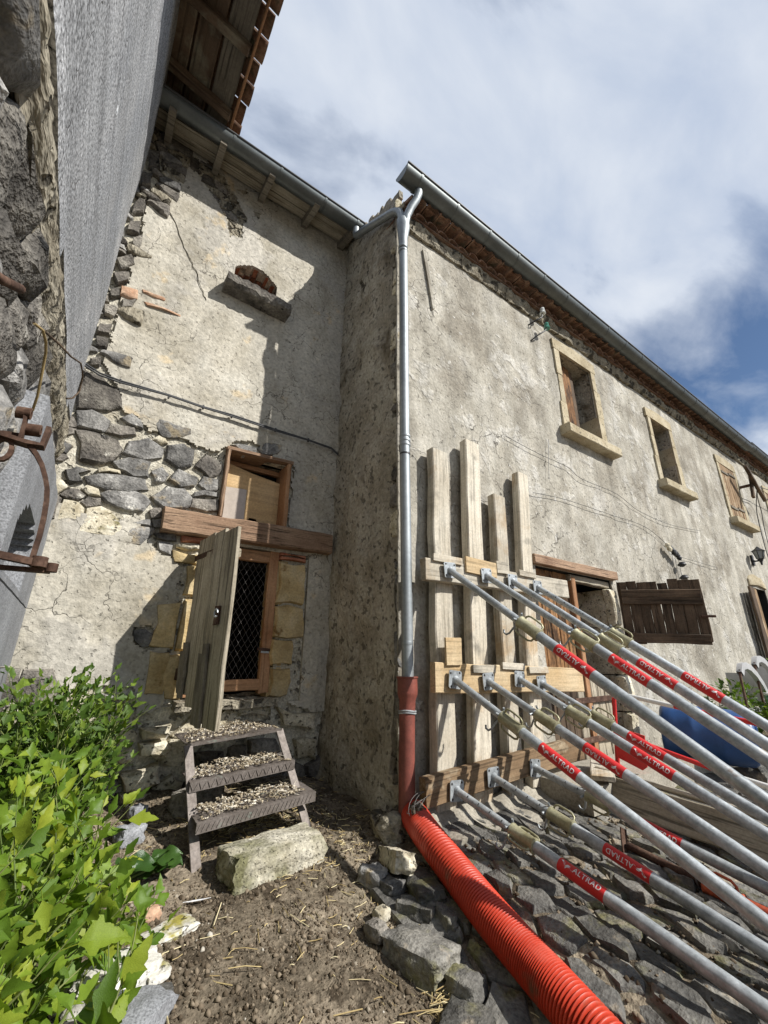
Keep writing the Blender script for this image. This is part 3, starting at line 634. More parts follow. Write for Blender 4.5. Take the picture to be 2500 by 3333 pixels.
WALL_STONES=['-2.25,3.03 -2.15,3.03 -2.02,2.95 -1.98,2.82 -2.05,2.76 -2.24,2.71 -2.26,2.90','-2.24,2.68 -2.15,2.72 -2.02,2.67 -2.02,2.61 -2.05,2.56 -2.21,2.56','-2.01,2.65 -1.85,2.67 -1.83,2.61 -1.93,2.56 -2.03,2.56','-2.21,2.52 -2.08,2.54 -1.94,2.52 -1.90,2.46 -1.94,2.35 -2.00,2.30 -2.14,2.30','-1.96,2.72 -1.89,2.79 -1.82,2.75 -1.79,2.68 -1.85,2.68','-1.89,2.43 -1.86,2.54 -1.74,2.61 -1.62,2.55 -1.62,2.47 -1.74,2.42','-1.59,2.59 -1.48,2.64 -1.39,2.60 -1.39,2.46 -1.48,2.41 -1.59,2.46','-1.94,2.34 -1.84,2.40 -1.69,2.41 -1.69,2.28 -1.78,2.25 -1.90,2.29','-1.36,2.46 -1.29,2.60 -1.14,2.54 -1.16,2.44 -1.23,2.38','-1.67,2.33 -1.60,2.39 -1.54,2.33 -1.56,2.27 -1.63,2.24','-1.54,2.29 -1.48,2.40 -1.32,2.37 -1.34,2.28 -1.44,2.25','-1.31,2.31 -1.28,2.39 -1.16,2.39 -1.15,2.29 -1.24,2.26','-2.08,2.18 -2.00,2.22 -1.71,2.25 -1.68,2.17 -1.79,2.12 -2.04,2.12','-1.97,2.06 -1.88,2.13 -1.69,2.12 -1.64,2.07 -1.68,1.99 -1.79,1.98 -1.92,2.01','-1.63,2.12 -1.54,2.23 -1.41,2.24 -1.34,2.17 -1.38,2.07 -1.55,2.05','-1.33,2.23 -1.15,2.27 -1.14,2.23 -1.33,2.19','-1.34,2.17 -1.13,2.21 -1.12,2.11 -1.34,2.09','-2.21,2.20 -2.15,2.24 -2.06,2.23 -2.13,2.19 -2.09,2.13 -2.17,2.11','-1.07,2.76 -0.97,2.79 -0.86,2.79 -0.86,2.71 -0.97,2.68','-1.58,1.83 -1.41,1.85 -1.40,1.79 -1.54,1.79','-1.53,1.77 -1.42,1.76 -1.42,1.67 -1.51,1.70','-2.27,5.65 -2.17,5.71 -2.14,5.53 -2.23,5.45','-2.27,5.34 -2.18,5.39 -2.17,5.23 -2.24,5.17','-2.25,4.91 -2.20,5.05 -2.17,4.86 -2.25,4.76','-2.25,4.67 -2.17,4.74 -2.16,4.59 -2.25,4.56','-2.19,4.51 -2.13,4.59 -2.12,4.48 -2.16,4.39','-2.27,4.21 -2.17,4.32 -2.13,4.23 -2.22,4.12','-2.26,4.04 -2.15,4.12 -2.14,4.03 -2.21,3.95','-2.25,3.85 -2.19,3.93 -2.17,3.83 -2.23,3.79','-2.15,3.81 -2.05,3.88 -2.07,3.77 -2.14,3.72','-2.26,3.69 -2.16,3.73 -2.18,3.62 -2.24,3.61','-2.25,3.51 -2.17,3.54 -2.17,3.43 -2.25,3.42','-2.25,3.37 -2.17,3.39 -2.17,3.30 -2.24,3.28','-2.25,3.16 -2.18,3.19 -2.18,3.11 -2.24,3.10']
BRICKS=['-1.38,1.85 -1.18,1.85 -1.17,1.80 -1.37,1.79','-1.41,1.77 -1.19,1.79 -1.21,1.75 -1.40,1.74','-1.43,1.72 -1.20,1.71 -1.21,1.62 -1.40,1.62','-2.19,3.96 -2.05,3.99 -2.04,3.88 -2.18,3.84','-2.03,2.26 -1.87,2.28 -1.86,2.25 -2.02,2.22','-2.04,4.01 -1.83,4.02 -1.83,3.99 -2.03,3.98','-2.01,3.89 -1.68,3.91 -1.68,3.89 -1.98,3.86']
BASE_STONES=['-1.54,0.50 -1.43,0.43 -1.43,0.37 -1.55,0.37 -1.57,0.44','-1.43,0.46 -1.23,0.48 -1.26,0.39 -1.41,0.39','-1.43,0.37 -1.25,0.38 -1.21,0.33 -1.24,0.27 -1.41,0.29','-1.58,0.28 -1.45,0.35 -1.42,0.26 -1.50,0.26','-1.51,0.20 -1.27,0.24 -1.24,0.12 -1.33,0.09 -1.46,0.09','-1.73,0.69 -1.47,0.69 -1.46,0.65 -1.67,0.62','-1.48,0.08 -1.30,0.07 -1.33,-0.01 -1.47,-0.03','-1.05,0.27 -0.83,0.26 -0.83,0.17 -1.02,0.15','-0.81,0.28 -0.67,0.29 -0.66,0.20 -0.81,0.21','-0.66,0.32 -0.43,0.31 -0.38,0.20 -0.65,0.22','-0.82,0.57 -0.51,0.58 -0.49,0.48 -0.81,0.48','-0.47,0.56 -0.10,0.48 -0.10,0.35 -0.39,0.40','-0.29,0.30 -0.07,0.28 -0.07,0.12 -0.25,0.15']
rw = random.Random(21)
def grow_(P, k=1.10):
    a = sum(p[0] for p in P)/len(P); b = sum(p[1] for p in P)/len(P); return [(a+(p[0]-a)*k, b+(p[1]-b)*k) for p in P]
for i, s in enumerate(WALL_STONES): put_stone('stone', grow_(pts(s), 1.13), .036 if i < 21 else .05, SF, 'rubble' if (i in (0, 2, 3, 8, 16) or i > 20) else 'basalt', mid, rw, top=1.05, rough=.2)
for i, s in enumerate(BRICKS): put_stone('brick' if i != 2 else 'stone', pts(s), .05 if i < 5 else .042, SF, ('brick', 'stone_pale', 'sandstone', 'brick_pale', 'stone_pale', 'brick_pale', 'brick_pale')[i], mid, rw)
for i, s in enumerate(BASE_STONES): put_stone('stone', pts(s), (.15 if i in (1, 2, 3, 4, 6) else .075), SF, 'basalt' if i == 5 else ('rubble' if 6 < i < 10 else 'stone_pale'), mid, rw)
# small filler stones where the plaster has fallen off
def filler(poly, d, mats, seed, h):
    r = random.Random(seed); us = [p[0] for p in poly]; vs_2 = [p[1] for p in poly]
    S = scatter(max(-2.3, min(us)), min(0, max(us)), max(-.15, min(vs_2)), max(vs_2), d*1.5, d, r, lambda a, b: inpoly(a, b, poly) and not opening(a, b), 1500)
    big = [pts(s) for s in WALL_STONES+BASE_STONES+BRICKS]
    for (a, b), P in zip(S, voronoi(S, 1.5, 1.0, d*2.2)):
        if len(P) < 4 or abs(area(P)) < .0006: continue
        if any(inpoly(p[0], p[1], Q) for Q in big for p in P+[(a, b)]) or any(opening(*p) for p in P) or any(inpoly(sum(q[0] for q in Q)/len(Q), sum(q[1] for q in Q)/len(Q), P) for Q in big): continue
        put_stone('stone', P, h*r.uniform(.7, 1.1), SF, r.choice(mats), mid, r)
filler(PEEL, .085, ['rubble', 'mortar_rough', 'mortar_rough'], 2, .022); put_stone('stone', [(-1.585, 1.10), (-1.50, 1.115), (-1.42, 1.075), (-1.415, 1.0), (-1.50, .975), (-1.56, 1.02)], .04, SF, 'basalt', mid, rw); filler(BASE, .10, ['stone_pale', 'stone_pale', 'rubble'], 6, .075)
filler([(-2.3, 3.1), (-2.13, 3.1), (-2.13, 5.2), (-2.06, 5.3), (-2.06, 5.95), (-2.3, 5.95)], .05, ['rubble', 'basalt', 'mortar_rough'], 12, .06)
for P_, h_ in (([(-1.47, .98), (-1.29, .97), (-1.29, 1.33), (-1.46, 1.30)], .042), ([(-1.44, .66), (-1.31, .65), (-1.31, .96), (-1.45, .97)], .04)): put_stone('stone', P_, h_, SF, 'sandstone', mid, rw, top=1.16, rough=.05)
filler(EXP, .055, ['basalt', 'stone_pale', 'rubble'], 9, .035)
# crack line laid on as thin raised strips, darker than the plaster
for L in ([(-2.12, 5.41), (-2.01, 5.11), (-1.84, 4.81), (-1.74, 4.61), (-1.63, 4.45), (-1.55, 4.27), (-1.51, 4.17)],):
    P = []
    for (a, b), (c, d) in zip(L[:-1], L[1:]):
        for k in range(5):
            t = k/5; P.append((a+(c-a)*t+rw.uniform(-.012, .012), b+(d-b)*t))
    m = MB(); w = .004
    for (a, b), (c, d) in zip(P[:-1], P[1:]):
        m.add([BK @ Vector(q) for q in ((a, b, .010), (c, d, .010), (c+w, d, .004), (a+w, b, .004))], [(0, 1, 2, 3)]); m.add([BK @ Vector(q) for q in ((a-.003, b, .004), (c-.003, d, .004), (c, d, .011), (a, b, .011))], [(0, 1, 2, 3)])
    obj('crack_lip', m, 'mortar_rough', mid)
# rooms
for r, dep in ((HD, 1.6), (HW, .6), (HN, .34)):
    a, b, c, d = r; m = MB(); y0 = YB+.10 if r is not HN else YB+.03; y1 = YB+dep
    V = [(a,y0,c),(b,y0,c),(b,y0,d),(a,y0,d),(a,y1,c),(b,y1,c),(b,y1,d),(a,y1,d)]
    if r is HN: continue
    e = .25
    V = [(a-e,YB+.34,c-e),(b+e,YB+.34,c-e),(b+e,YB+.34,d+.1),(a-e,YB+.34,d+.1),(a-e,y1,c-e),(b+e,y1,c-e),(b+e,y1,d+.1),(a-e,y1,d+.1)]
    m.add(V, [(0,1,5,4),(1,2,6,5),(2,3,7,6),(3,0,4,7),(4,5,6,7)]); obj('room_lining', m, 'shade_black', mid)  # near-black lining, the room's shade put into its colour
    m = MB(); V = [(a,y0,c),(b,y0,c),(b,y0,d),(a,y0,d),(a,YB+.36,c),(b,YB+.36,c),(b,YB+.36,d),(a,YB+.36,d)]
    m.add(V, [(0,1,5,4),(1,2,6,5),(2,3,7,6),(3,0,4,7)]); obj('reveal', m, 'mortar_rough', mid)
# brick lined niche with its stone sill
nic = obj('niche', MB().box(((HN[0]+HN[1])/2, YB+.33, 4.66), (.6, .02, .7)), 'mortar_rough', mid)
for side in (HN[0]-.02, HN[1]+.02): obj('niche_cheek', MB().box((side, YB+.17, 4.62), (.05, .30, .6)), 'mortar_rough', nic)
nb_ = 7
for i in range(nb_):
    t = (i+.5)/nb_; x = HN[0]+(HN[1]-HN[0])*t; zt = 4.78+.13*sin(pi*t)
    for j in range(2):
        beam('brick', (x+.006*(j-.5), YB+.03+.14*j, zt+.03), (x, YB+.155+.14*j, zt+.03), .046, .06, (1, 0, 0), 'brick', nic, nseg=2, bev=.004)
for i in range(7):
    for j in range(2): beam('brick', (HN[0]+.01+.062*i, YB+.20, 4.42+.19*j), (HN[0]+.01+.062*i, YB+.20, 4.59+.19*j), .05, .05, (1, 0, 0), 'brick', nic, nseg=2, bev=.004)
sx = [(-1.385, YB-.16), (-1.0, YB-.185), (-.73, YB-.165)]
m = MB(); rr_ = random.Random(4); vs = []; fs = []; N = 14
for i in range(N+1):
    t = i/N; x = -1.385+.665*t; z = 4.385-.03*t
    yf = YB-.175+rr_.uniform(-.012, .012)
    prof = [(YB+.05, z+.13), (YB-.09+rr_.uniform(-.01, .01), z+.13), (yf-.005, z+.105+rr_.uniform(-.012, .01)), (yf, z+.03+rr_.uniform(-.012, .012)), (yf+.03, z+rr_.uniform(-.008, .004)), (YB+.05, z)]
    vs += [(x+rr_.uniform(-.006, .006), a, b) for a, b in prof]
for i in range(N):
    for k in range(6): fs.append((i*6+k, i*6+(k+1) % 6, (i+1)*6+(k+1) % 6, (i+1)*6+k))
fs += [tuple(range(5, -1, -1)), tuple(N*6+k for k in range(6))]
obj('stone_sill', m.add(vs, fs), 'rubble', nic, smooth=30)
# timber lintel, upper window box, door frame, jambs
beam('lintel', (-1.535, 1.09, 1.93), (-.06, 1.09, 1.965), .19, .16, (0, 0, 1), 'wood_lintel', mid, bev=.012, jit=.006, nseg=12)
wb = obj('window_box', MB().box((-.82, YB+.42, 2.36), (.62, .012, .7)), 'shade_black', mid)  # near-black back sheet paints the dark behind the window
beam('frame_board', (-1.105, YB+.10, 2.05), (-1.105, YB+.10, 2.69), .30, .028, (0, 1, 0), 'wood_lintel', wb)
beam('frame_board', (-.535, YB+.10, 2.05), (-.535, YB+.10, 2.69), .30, .040, (0, 1, 0), 'wood_frame', wb)
beam('frame_board', (-1.125, YB+.10, 2.695), (-.50, YB+.10, 2.715), .30, .035, (0, 1, 0), 'wood_lintel', wb)
beam('head_rail', (-1.09, YB+.19, 2.655), (-.55, YB+.19, 2.655), .05, .05, (0, 0, 1), 'wood_frame', wb)
pp = [(-1.09, 2.03), (-.84, 2.03), (-.845, 2.09), (-.81, 2.14), (-.75, 2.135), (-.73, 2.08), (-.735, 2.03), (-.555, 2.03), (-.555, 2.54), (-.82, 2.575), (-1.09, 2.63)]
m = MB().prism(pp, 0, .012, frame((0, YB+.135, 0), (1, 0, 0), (0, 0, 1), (0, -1, 0))); obj('plywood_panel', m, 'plywood', wb)
m = MB().prism([(-1.09, 2.03), (-.865, 2.03), (-.87, 2.40), (-1.09, 2.385)], 0, .004, frame((0, YB+.118, 0), (1, 0, 0), (0, 0, 1), (0, -1, 0))); obj('plastic_sheet', m, 'plastic_sheet', wb)
dfm = beam('door_frame', (-.565, YB+.05, .65), (-.575, YB+.05, 1.83), .085, .06, (1, 0, 0), 'wood_frame', mid)
beam('frame_rail', (-1.16, YB+.05, .70), (-.60, YB+.05, .715), .085, .05, (0, 0, 1), 'wood_frame', dfm)
beam('frame_rail', (-1.16, YB+.05, 1.77), (-.61, YB+.05, 1.775), .10, .05, (0, 0, 1), 'wood_frame', dfm)
beam('frame_post', (-1.17, YB+.05, .64), (-1.17, YB+.05, 1.84), .07, .06, (1, 0, 0), 'wood_frame', dfm)
beam('latch', (-.65, YB+.012, .99), (-.54, YB+.012, .985), .022, .012, (0, 0, 1), 'rust', dfm, nseg=2, bev=.002); beam('latch', (-.62, YB+.014, .968), (-.555, YB+.014, .966), .016, .012, (0, 0, 1), 'galvanised', dfm, nseg=2, bev=.002)
m = MB()
for sgn in (1, -1):
    for k in range(-14, 26):
        P = []
        for j in range(0, 60):
            z = .74+j*.0185; x = -1.14+k*.052+sgn*(z-.74)*.62
            if -1.14 <= x <= -.605 and z <= 1.73: P.append((x, YB+.055+.004*sgn*(-1)**j, z))
        if len(P) > 1: m.tube(P, .0013, 4, False)
obj('wire_mesh', m, 'wire_steel', dfm)
JST = [(-.545, -.26, 1.36, 1.76), (-.54, -.235, 1.085, 1.355), (-.535, -.33, .855, 1.08), (-.53, -.335, .615, .85)]
for a, b, c, d in JST:
    w = .02; P = [(a, c+.006), (b-rw.uniform(0, .04), c+.006), (b+rw.uniform(-.02, .02), (c+d)/2), (b-rw.uniform(0, .04), d-.006), (a, d-.006)]
    put_stone('jamb_stone', P, .042, SF, 'sandstone', mid, rw, top=1.16, rough=.05); obj('jamb_stone', MB().box((a+.05, YB+.16, (c+d)/2), (.11, .26, d-c-.008)), 'sandstone', mid)
for k in range(2): put_stone('brick', [(-.54, 1.765+.036*k), (-.27, 1.765+.036*k), (-.27, 1.795+.036*k), (-.54, 1.795+.036*k)], .045, SF, 'brick', mid, rw)
for c, d, w in ((.62, .95, .07), (.955, 1.36, .05), (1.365, 1.62, .06)):
    put_stone('jamb_stone', [(-1.235-w, c+.005), (-1.185, c+.005), (-1.185, d-.005), (-1.235-w+rw.uniform(-.02, .02), d-.005)], .042, SF, 'sandstone', mid, rw, top=1.16, rough=.05); obj('jamb_stone', MB().box((-1.235, YB+.16, (c+d)/2), (.09, .26, d-c-.01)), 'sandstone', mid)
obj('threshold', wallgrid(steps(-1.24, -.48, .05), steps(0, .42, .05), frame((0, 1.0, .615), (1, 0, 0), (0, 1, .04), (0, 0, 1)), None, lambda u, v: .02*fbm(u*6, v*6), .06), 'mortar_rough', mid, smooth=60)
# door leaf, hinged open towards the camera
A0 = Vector((-1.215, 1.045, 0)); A1 = Vector((-1.115, .335, 0)); ud = (A1-A0).normalized(); nd = Vector((ud.y, -ud.x, 0));
if nd.x > 0: nd = -nd
dl = obj('door_leaf', beam_mb(.66, .06, .022, RNG), 'wood_grey', mid, axis_frame(A0-nd*.028+Vector((0, 0, 1.62)), A1-nd*.028+Vector((0, 0, 1.60)), (0, 0, 1))[0])
PL = [(0, .155, .67, 1.80), (.155, .31, .60, 1.81), (.31, .50, .52, 1.80), (.50, .72, .505, 1.765)]
for i, (a, b, z0, z1) in enumerate(PL):
    p = A0+ud*((a+b)/2); beam('plank', (p.x, p.y, z0), (p.x-.02*(z1-z0)*.6, p.y, z1), b-a-.006, .026, ud, 'wood_grey', dl, bev=.004, jit=.004)
for a, b, z0, z1 in ((.05, .12, .65, 1.02), (.01, .055, .68, .96), (.37, .44, .51, .94), (.44, .50, .50, 1.0)):
    p = A0+ud*((a+b)/2)+nd*.026; beam('patch_board', (p.x, p.y, z0), (p.x-.01, p.y, z1), b-a, .022, ud, 'wood_darkgrey', dl, bev=.003)
p0 = A0+nd*.022-ud*.06; p1 = A0+nd*.022+ud*.40
beam('strap_hinge', (p0.x, p0.y, 1.665), (p1.x, p1.y, 1.66), .045, .010, (0, 0, 1), 'rust', dl, bev=.002, jit=.001)
beam('strap_hinge', (p0.x, p0.y, .80), (p0.x+.06*ud.x, p0.y+.06*ud.y, .80), .08, .03, (0, 0, 1), 'rust', dl, bev=.002, jit=.001)
p2 = A0+nd*.03+ud*.56; beam('lock', (p2.x, p2.y, 1.12), (p2.x, p2.y, 1.24), .06, .022, ud, 'rust', dl, nseg=2)
p3 = p2+ud*.05; obj('padlock_ring', MB().tube([p3+Vector((nd.x*.03, nd.y*.03, 1.19))+ud*(.025*cos(t))+Vector((0, 0, .025*sin(t))) for t in [2*pi*k/14 for k in range(13)]], .006, 6), 'galvanised', dl, smooth=50)
# eaves of the middle house
beam('wall_plate', (-2.3, .98, 6.03), (.05, .98, 5.97), .24, .02, (0, 1, 0), 'wood_grey', mid)
for x in (-2.13, -1.66, -1.15, -.62, -.12):
    m = MB().prism([(YB+.05, 5.87), (YB+.05, 5.98), (.70, 5.87), (.70, 5.775), (.78, 5.775)], -.032, .032, frame((x, 0, 0), (0, 1, 0), (0, 0, 1), (1, 0, 0))); obj('rafter', m, 'wood_darkgrey', mid, Matrix.Identity(4))
for k, (y0, z0) in enumerate(((1.03, 5.975), (.90, 5.94), (.77, 5.905))):
    beam('soffit_board', (-2.3, y0, z0), (.02, y0, z0-.03), .122, .02, (0, 1, .27), 'wood_grey', mid)
gutter('eaves_gutter', -2.27, -.035, .72, 5.915, 5.86, .091, mid, [-2.1, -1.58, -1.08, -.55, -.12])
m = MB().add([(-2.25, .74, 5.93), (.05, .74, 5.87), (.05, 4, 6.9), (-2.25, 4, 6.9), (-2.25, .74, 5.95), (.05, .74, 5.89), (.05, 4, 6.95), (-2.25, 4, 6.95)], [(0,3,2,1),(4,5,6,7),(0,1,5,4),(1,2,6,5),(2,3,7,6),(3,0,4,7)]); obj('roof', m, 'tile', mid)

# ------------------------------------------------------------------ left house
lft = thing('neighbour_house', 'tall neighbouring house at the left edge with grey cement render above rubble', 'house', (-2.25, -.5, 0))
LW = frame((-2.25, 0, 0), (0, 1, 0), (0, 0, 1), (1, 0, 0))
ED = lambda u: 2.46+.045*u
obj('cement_render', wallgrid(steps(-5, 1.085, .06), steps(2.40, 6.42, .06), LW, lambda u, v: v < ED(u)+.02*nz(u*5, 2), lambda u, v: .012*fbm(u*1.2, v*1.2, 3)+.003*nz(u*4, v*26)-.02*sm(.95, 1.085, u)*(1+nz(v*5, 3)), .06), 'cement', lft, smooth=60)
obj('mortar_band', wallgrid(steps(-5, 1.085, .025), steps(2.20, 2.62, .025), frame((-2.250, 0, 0), (0, 1, 0), (0, 0, 1), (1, 0, 0)), None, lambda u, v: .010*fbm(u*5, v*26, 1)+.012*fbm(u*16, v*16, 6)-.03*sm(2.32, 2.22, v)-.03*sm(ED(u)-.03, ED(u)+.01, v), .05), 'mortar_rough', lft, smooth=70)
obj('rubble_core', wallgrid(steps(-5, 1.10, .05), steps(-.8, 2.40, .05), frame((-2.375, 0, 0), (0, 1, 0), (0, 0, 1), (1, 0, 0)), lambda u, v: -.32 < u < .44 and 1.2 < v < 1.58, lambda u, v: .03*fbm(u*6, v*6, 2)+.05*sm(.1, .5, nz(u*3, v*3, 8)), .0), 'mortar', lft, smooth=60)
rl = random.Random(14)
def rub_ok(u, v): return not (u > -.50 and v < 2.0)
S = scatter(-2.4, 1.06, .4, 2.18, .27, .19, rl, rub_ok, 5000)
S += scatter(-2.4, 1.06, .4, 2.18, .16, .12, rl, lambda u, v: rub_ok(u, v) and all(((u-a)/.22)**2+((v-b)/.16)**2 > 1 for a, b in S), 1500)
RF = frame((-2.365, 0, 0), (0, 1, 0), (0, 0, 1), (1, 0, 0))
for (a, b), P in zip(S, voronoi(S, 1.4, 1.0, .4)):
    P = [(min(1.09, p), min(2.26+.03*nz(p*4, 1), q)) for p, q in P]
    if any(p > -.48 and q < 1.97 for p, q in P): P = [(p, max(q, 1.97)) if a > -.48 else (min(p, -.48), q) for p, q in P]
    if len(P) < 4 or abs(area(P)) < .003: continue
    put_stone('stone', P, rl.uniform(.085, .125), RF, rl.choice(['rubble_dark', 'rubble_dark', 'basalt']), lft, rl)
# dressed niche stones at the far end of the wall
NF = frame((-2.195, 0, 0), (0, 1, 0), (0, 0, 1), (1, 0, 0))
def nh(u, v): return -.30 < u < .42 and 1.22 < v < 1.42+.15*sqrt(max(0, 1-((u-.06)/.36)**2))
obj('niche_stone', wallgrid(steps(-.46, 1.07, .03), steps(1.20, 1.94, .03), NF, nh, lambda u, v: .003*fbm(u*6, v*6)-.03*sm(1.0, 1.07, u), .22), 'andesite', lft, smooth=50)
obj('niche_back', MB().box((-2.44, .06, 1.4), (.02, .9, .5)), 'rubble', lft)
obj('jamb_block', wallgrid(steps(-.46, 1.06, .05), steps(.86, 1.19, .05), NF, None, lambda u, v: .003*fbm(u*6, v*6)-.03*sm(.98, 1.06, u), .2), 'andesite', lft, smooth=50)
obj('jamb_block', wallgrid(steps(-.46, 1.05, .05), steps(-.4, .85, .05), NF, None, lambda u, v: .003*fbm(u*6, v*6, 5)-.03*sm(.98, 1.05, u), .2), 'andesite', lft, smooth=50)
# eaves: rafters, boards, verge board, tiles
SL = (6.27-6.03)/(-2.3+1.62); zs_ = lambda x: 6.03+(x+1.62)*SL
for y in [-2.9+.58*i for i in range(8)]:
    beam('rafter', (-2.32, y+.02, zs_(-2.32)-.05), (-1.66, y-.02, zs_(-1.66)-.05), .075, .09, (0, 1, 0), 'wood_soffit', lft)
for i, x in enumerate((-2.20, -1.985, -1.77)):
    beam('soffit_board', (x, -4.4, zs_(x)+.012), (x, 1.9, zs_(x)+.012), .205, .02, (1, 0, SL), 'wood_soffit' if i < 2 else 'wood_darkgrey', lft, nseg=14)
beam('eaves_board', (-1.632, -4.4, 6.035), (-1.632, 1.9, 6.035), .11, .024, (0, 0, 1), 'wood_frame', lft, nseg=12)
n = 8; vs = []; fs = []; rad = .092
for xv, zo in ((0, 0), (-.5, .17)):
    for k in range(n+1):
        t = pi*k/n
        for rr in (rad, rad-.016): vs.append((xv, cos(t)*rr, zo-sin(t)*rr*.8))
q = 2*(n+1)
for k in range(n):
    a = 2*k; fs += [(a, q+a, q+a+2, a+2), (a+1, a+3, q+a+3, q+a+1), (a, a+2, a+3, a+1)]
fs += [(0, 1, q+1, q), (2*n, q+2*n, q+2*n+1, 2*n+1)]
me = mesh_of('roof_tile', MB().add(vs, fs), 'tile', 40)
for i in range(32):
    link('roof_tile', me, lft, Matrix.Translation((-1.535+rl.uniform(-.012, .012), -4.3+.195*i, 6.155+rl.uniform(-.006, .006))))
m = MB().add([(-1.70, -4.5, 6.15), (-1.70, 2.0, 6.15), (-4.5, 2.0, 7.2), (-4.5, -4.5, 7.2), (-1.70, -4.5, 6.2), (-1.70, 2.0, 6.2), (-4.5, 2.0, 7.25), (-4.5, -4.5, 7.25)], [(0,1,2,3),(7,6,5,4),(0,4,5,1),(1,5,6,2),(2,6,7,3),(3,7,4,0)]); obj('roof', m, 'tile', lft)

# rough mortar apron at the foot of the shored wall
ap = wallgrid(steps(.0, 2.6, .03), steps(-.80, -.06, .03), frame((0, 0, 0), (1, 0, 0), (0, 1, 0), (0, 0, 1)), lambda u, v: v < -.40+.16*nz(u*2.3, 4)+.10*nz(u*7, v*7, 2)+.05*nz(u*19, v*19, 3), lambda u, v: GN(u, v)+.030+.05*sm(-.25, -.08, v)+.022*fbm(u*7, v*7, 5), .05)
obj('mortar_apron', ap, 'concrete', pave, smooth=60)
# ------------------------------------------------------------------ shoring timbers
BEAMS = [  # bottom x, bottom z, top x, top z, width, label
    (.255, -.10, .335, 2.60, .175, 'pale vertical timber against facade, nearest the grey downpipe'),
    (.590, -.08, .735, 2.81, .175, 'tallest pale vertical timber against the facade'),
    (.935, -.03, 1.045, 2.35, .155, 'shortest pale vertical timber against the facade'),
    (1.20, .01, 1.435, 2.68, .155, 'browner vertical timber beside the stable door, right of the shortest one')]
for x0, z0, x1, z1, w, lab in BEAMS:
    beam('shoring_timber', (x0, -.105, z0), (x1, -.085, z1), w, .085, (1, 0, 0), 'wood_pale', None, .008, .006, 11, label=lab, cat='timber', group='vertical shoring timbers')
WAL = [((.065, -.178, 1.535), (1.82, -.178, 1.555), .165, 'wood_pale', 'highest horizontal board across the shoring timbers'),
       ((.125, -.178, .80), (1.86, -.178, .755), .195, 'wood_fresh', 'yellowish middle horizontal board across the shoring timbers'),
       ((.015, -.178, .145), (1.72, -.178, .235), .165, 'wood_stained', 'dark stained lowest horizontal board across the shoring timbers')]
for p0, p1, w, mt, lab in WAL: beam('shoring_board', p0, p1, w, .058, (0, 0, 1), mt, label=lab, cat='board', group='horizontal shoring boards')
BLK = [((.13, -.217, 1.625), (.42, -.217, 1.625), .055, .020, 'wood_pale', 'thin block above leftmost prop of the highest row'),
       ((.46, -.217, 1.615), (.80, -.217, 1.605), .125, .020, 'wood_fresh', 'widest packing block, on the highest board'),
       ((.815, -.217, 1.64), (.955, -.217, 1.64), .10, .020, 'wood_pale', 'squarish packing block above third prop of the highest row'),
       ((1.10, -.217, 1.625), (1.32, -.217, 1.625), .05, .020, 'wood_pale', 'thin block above rightmost prop of the highest row'),
       ((.215, -.217, .97), (.36, -.217, .97), .185, .020, 'wood_fresh', 'upright block rising above the middle board'),
       ((.47, -.217, .855), (.70, -.217, .85), .055, .022, 'wood_pale', 'splintered thin block above second prop of the middle row'),
       ((.79, -.217, .875), (1.045, -.217, .865), .05, .022, 'wood_pale', 'thin block above third prop of the middle row'),
       ((1.10, -.217, .845), (1.34, -.217, .84), .05, .022, 'wood_pale', 'thin block above rightmost prop of the middle row')]
for p0, p1, w, t, mt, lab in BLK: beam('packing_block', p0, p1, w, t, (0, 0, 1), mt, nseg=3, bev=.003, jit=.002, label=lab, cat='wood block', group='packing blocks')

# ------------------------------------------------------------------ steel props
fc = bpy.data.curves.new('lettering_curve', 'FONT'); fc.body = 'ALTRAD'; fc.size = .033; fc.align_x = 'CENTER'; fc.align_y = 'CENTER'; fc.space_character = 1.12; fc.offset = .0004
fo = bpy.data.objects.new('lettering_tmp', fc); COL.objects.link(fo); bpy.context.view_layer.update()
fm = bpy.data.meshes.new_from_object(fo.evaluated_get(bpy.context.evaluated_depsgraph_get()))
bpy.data.objects.remove(fo)
bmx = bmesh.new(); bmx.from_mesh(fm); bmesh.ops.triangulate(bmx, faces=bmx.faces[:])
for _ in range(2): bmesh.ops.subdivide_edges(bmx, edges=[e for e in bmx.edges if e.calc_length() > .008], cuts=1)
bmesh.ops.triangulate(bmx, faces=bmx.faces[:])
TV = [(v.co.x, v.co.y) for v in bmx.verts]; TF = [tuple(v.index for v in f.verts) for f in bmx.faces]; bmx.free()
BIRD = [(-.042, .008), (-.030, .013), (-.016, .006), (-.006, -.002), (.004, .004), (.018, .004), (.040, -.010), (.020, -.003), (.006, -.006), (-.004, -.013), (-.014, -.004), (-.027, .004)]
def wrap(ptsxy, xc, sgn, ang, R):
    out = []
    for x, y in ptsxy:
        a = ang+sgn*y/R; out.append((xc+sgn*x, R*cos(a), R*sin(a)))
    return out
RO, RI = .0290, .0235
def ring(path_r): return path_r
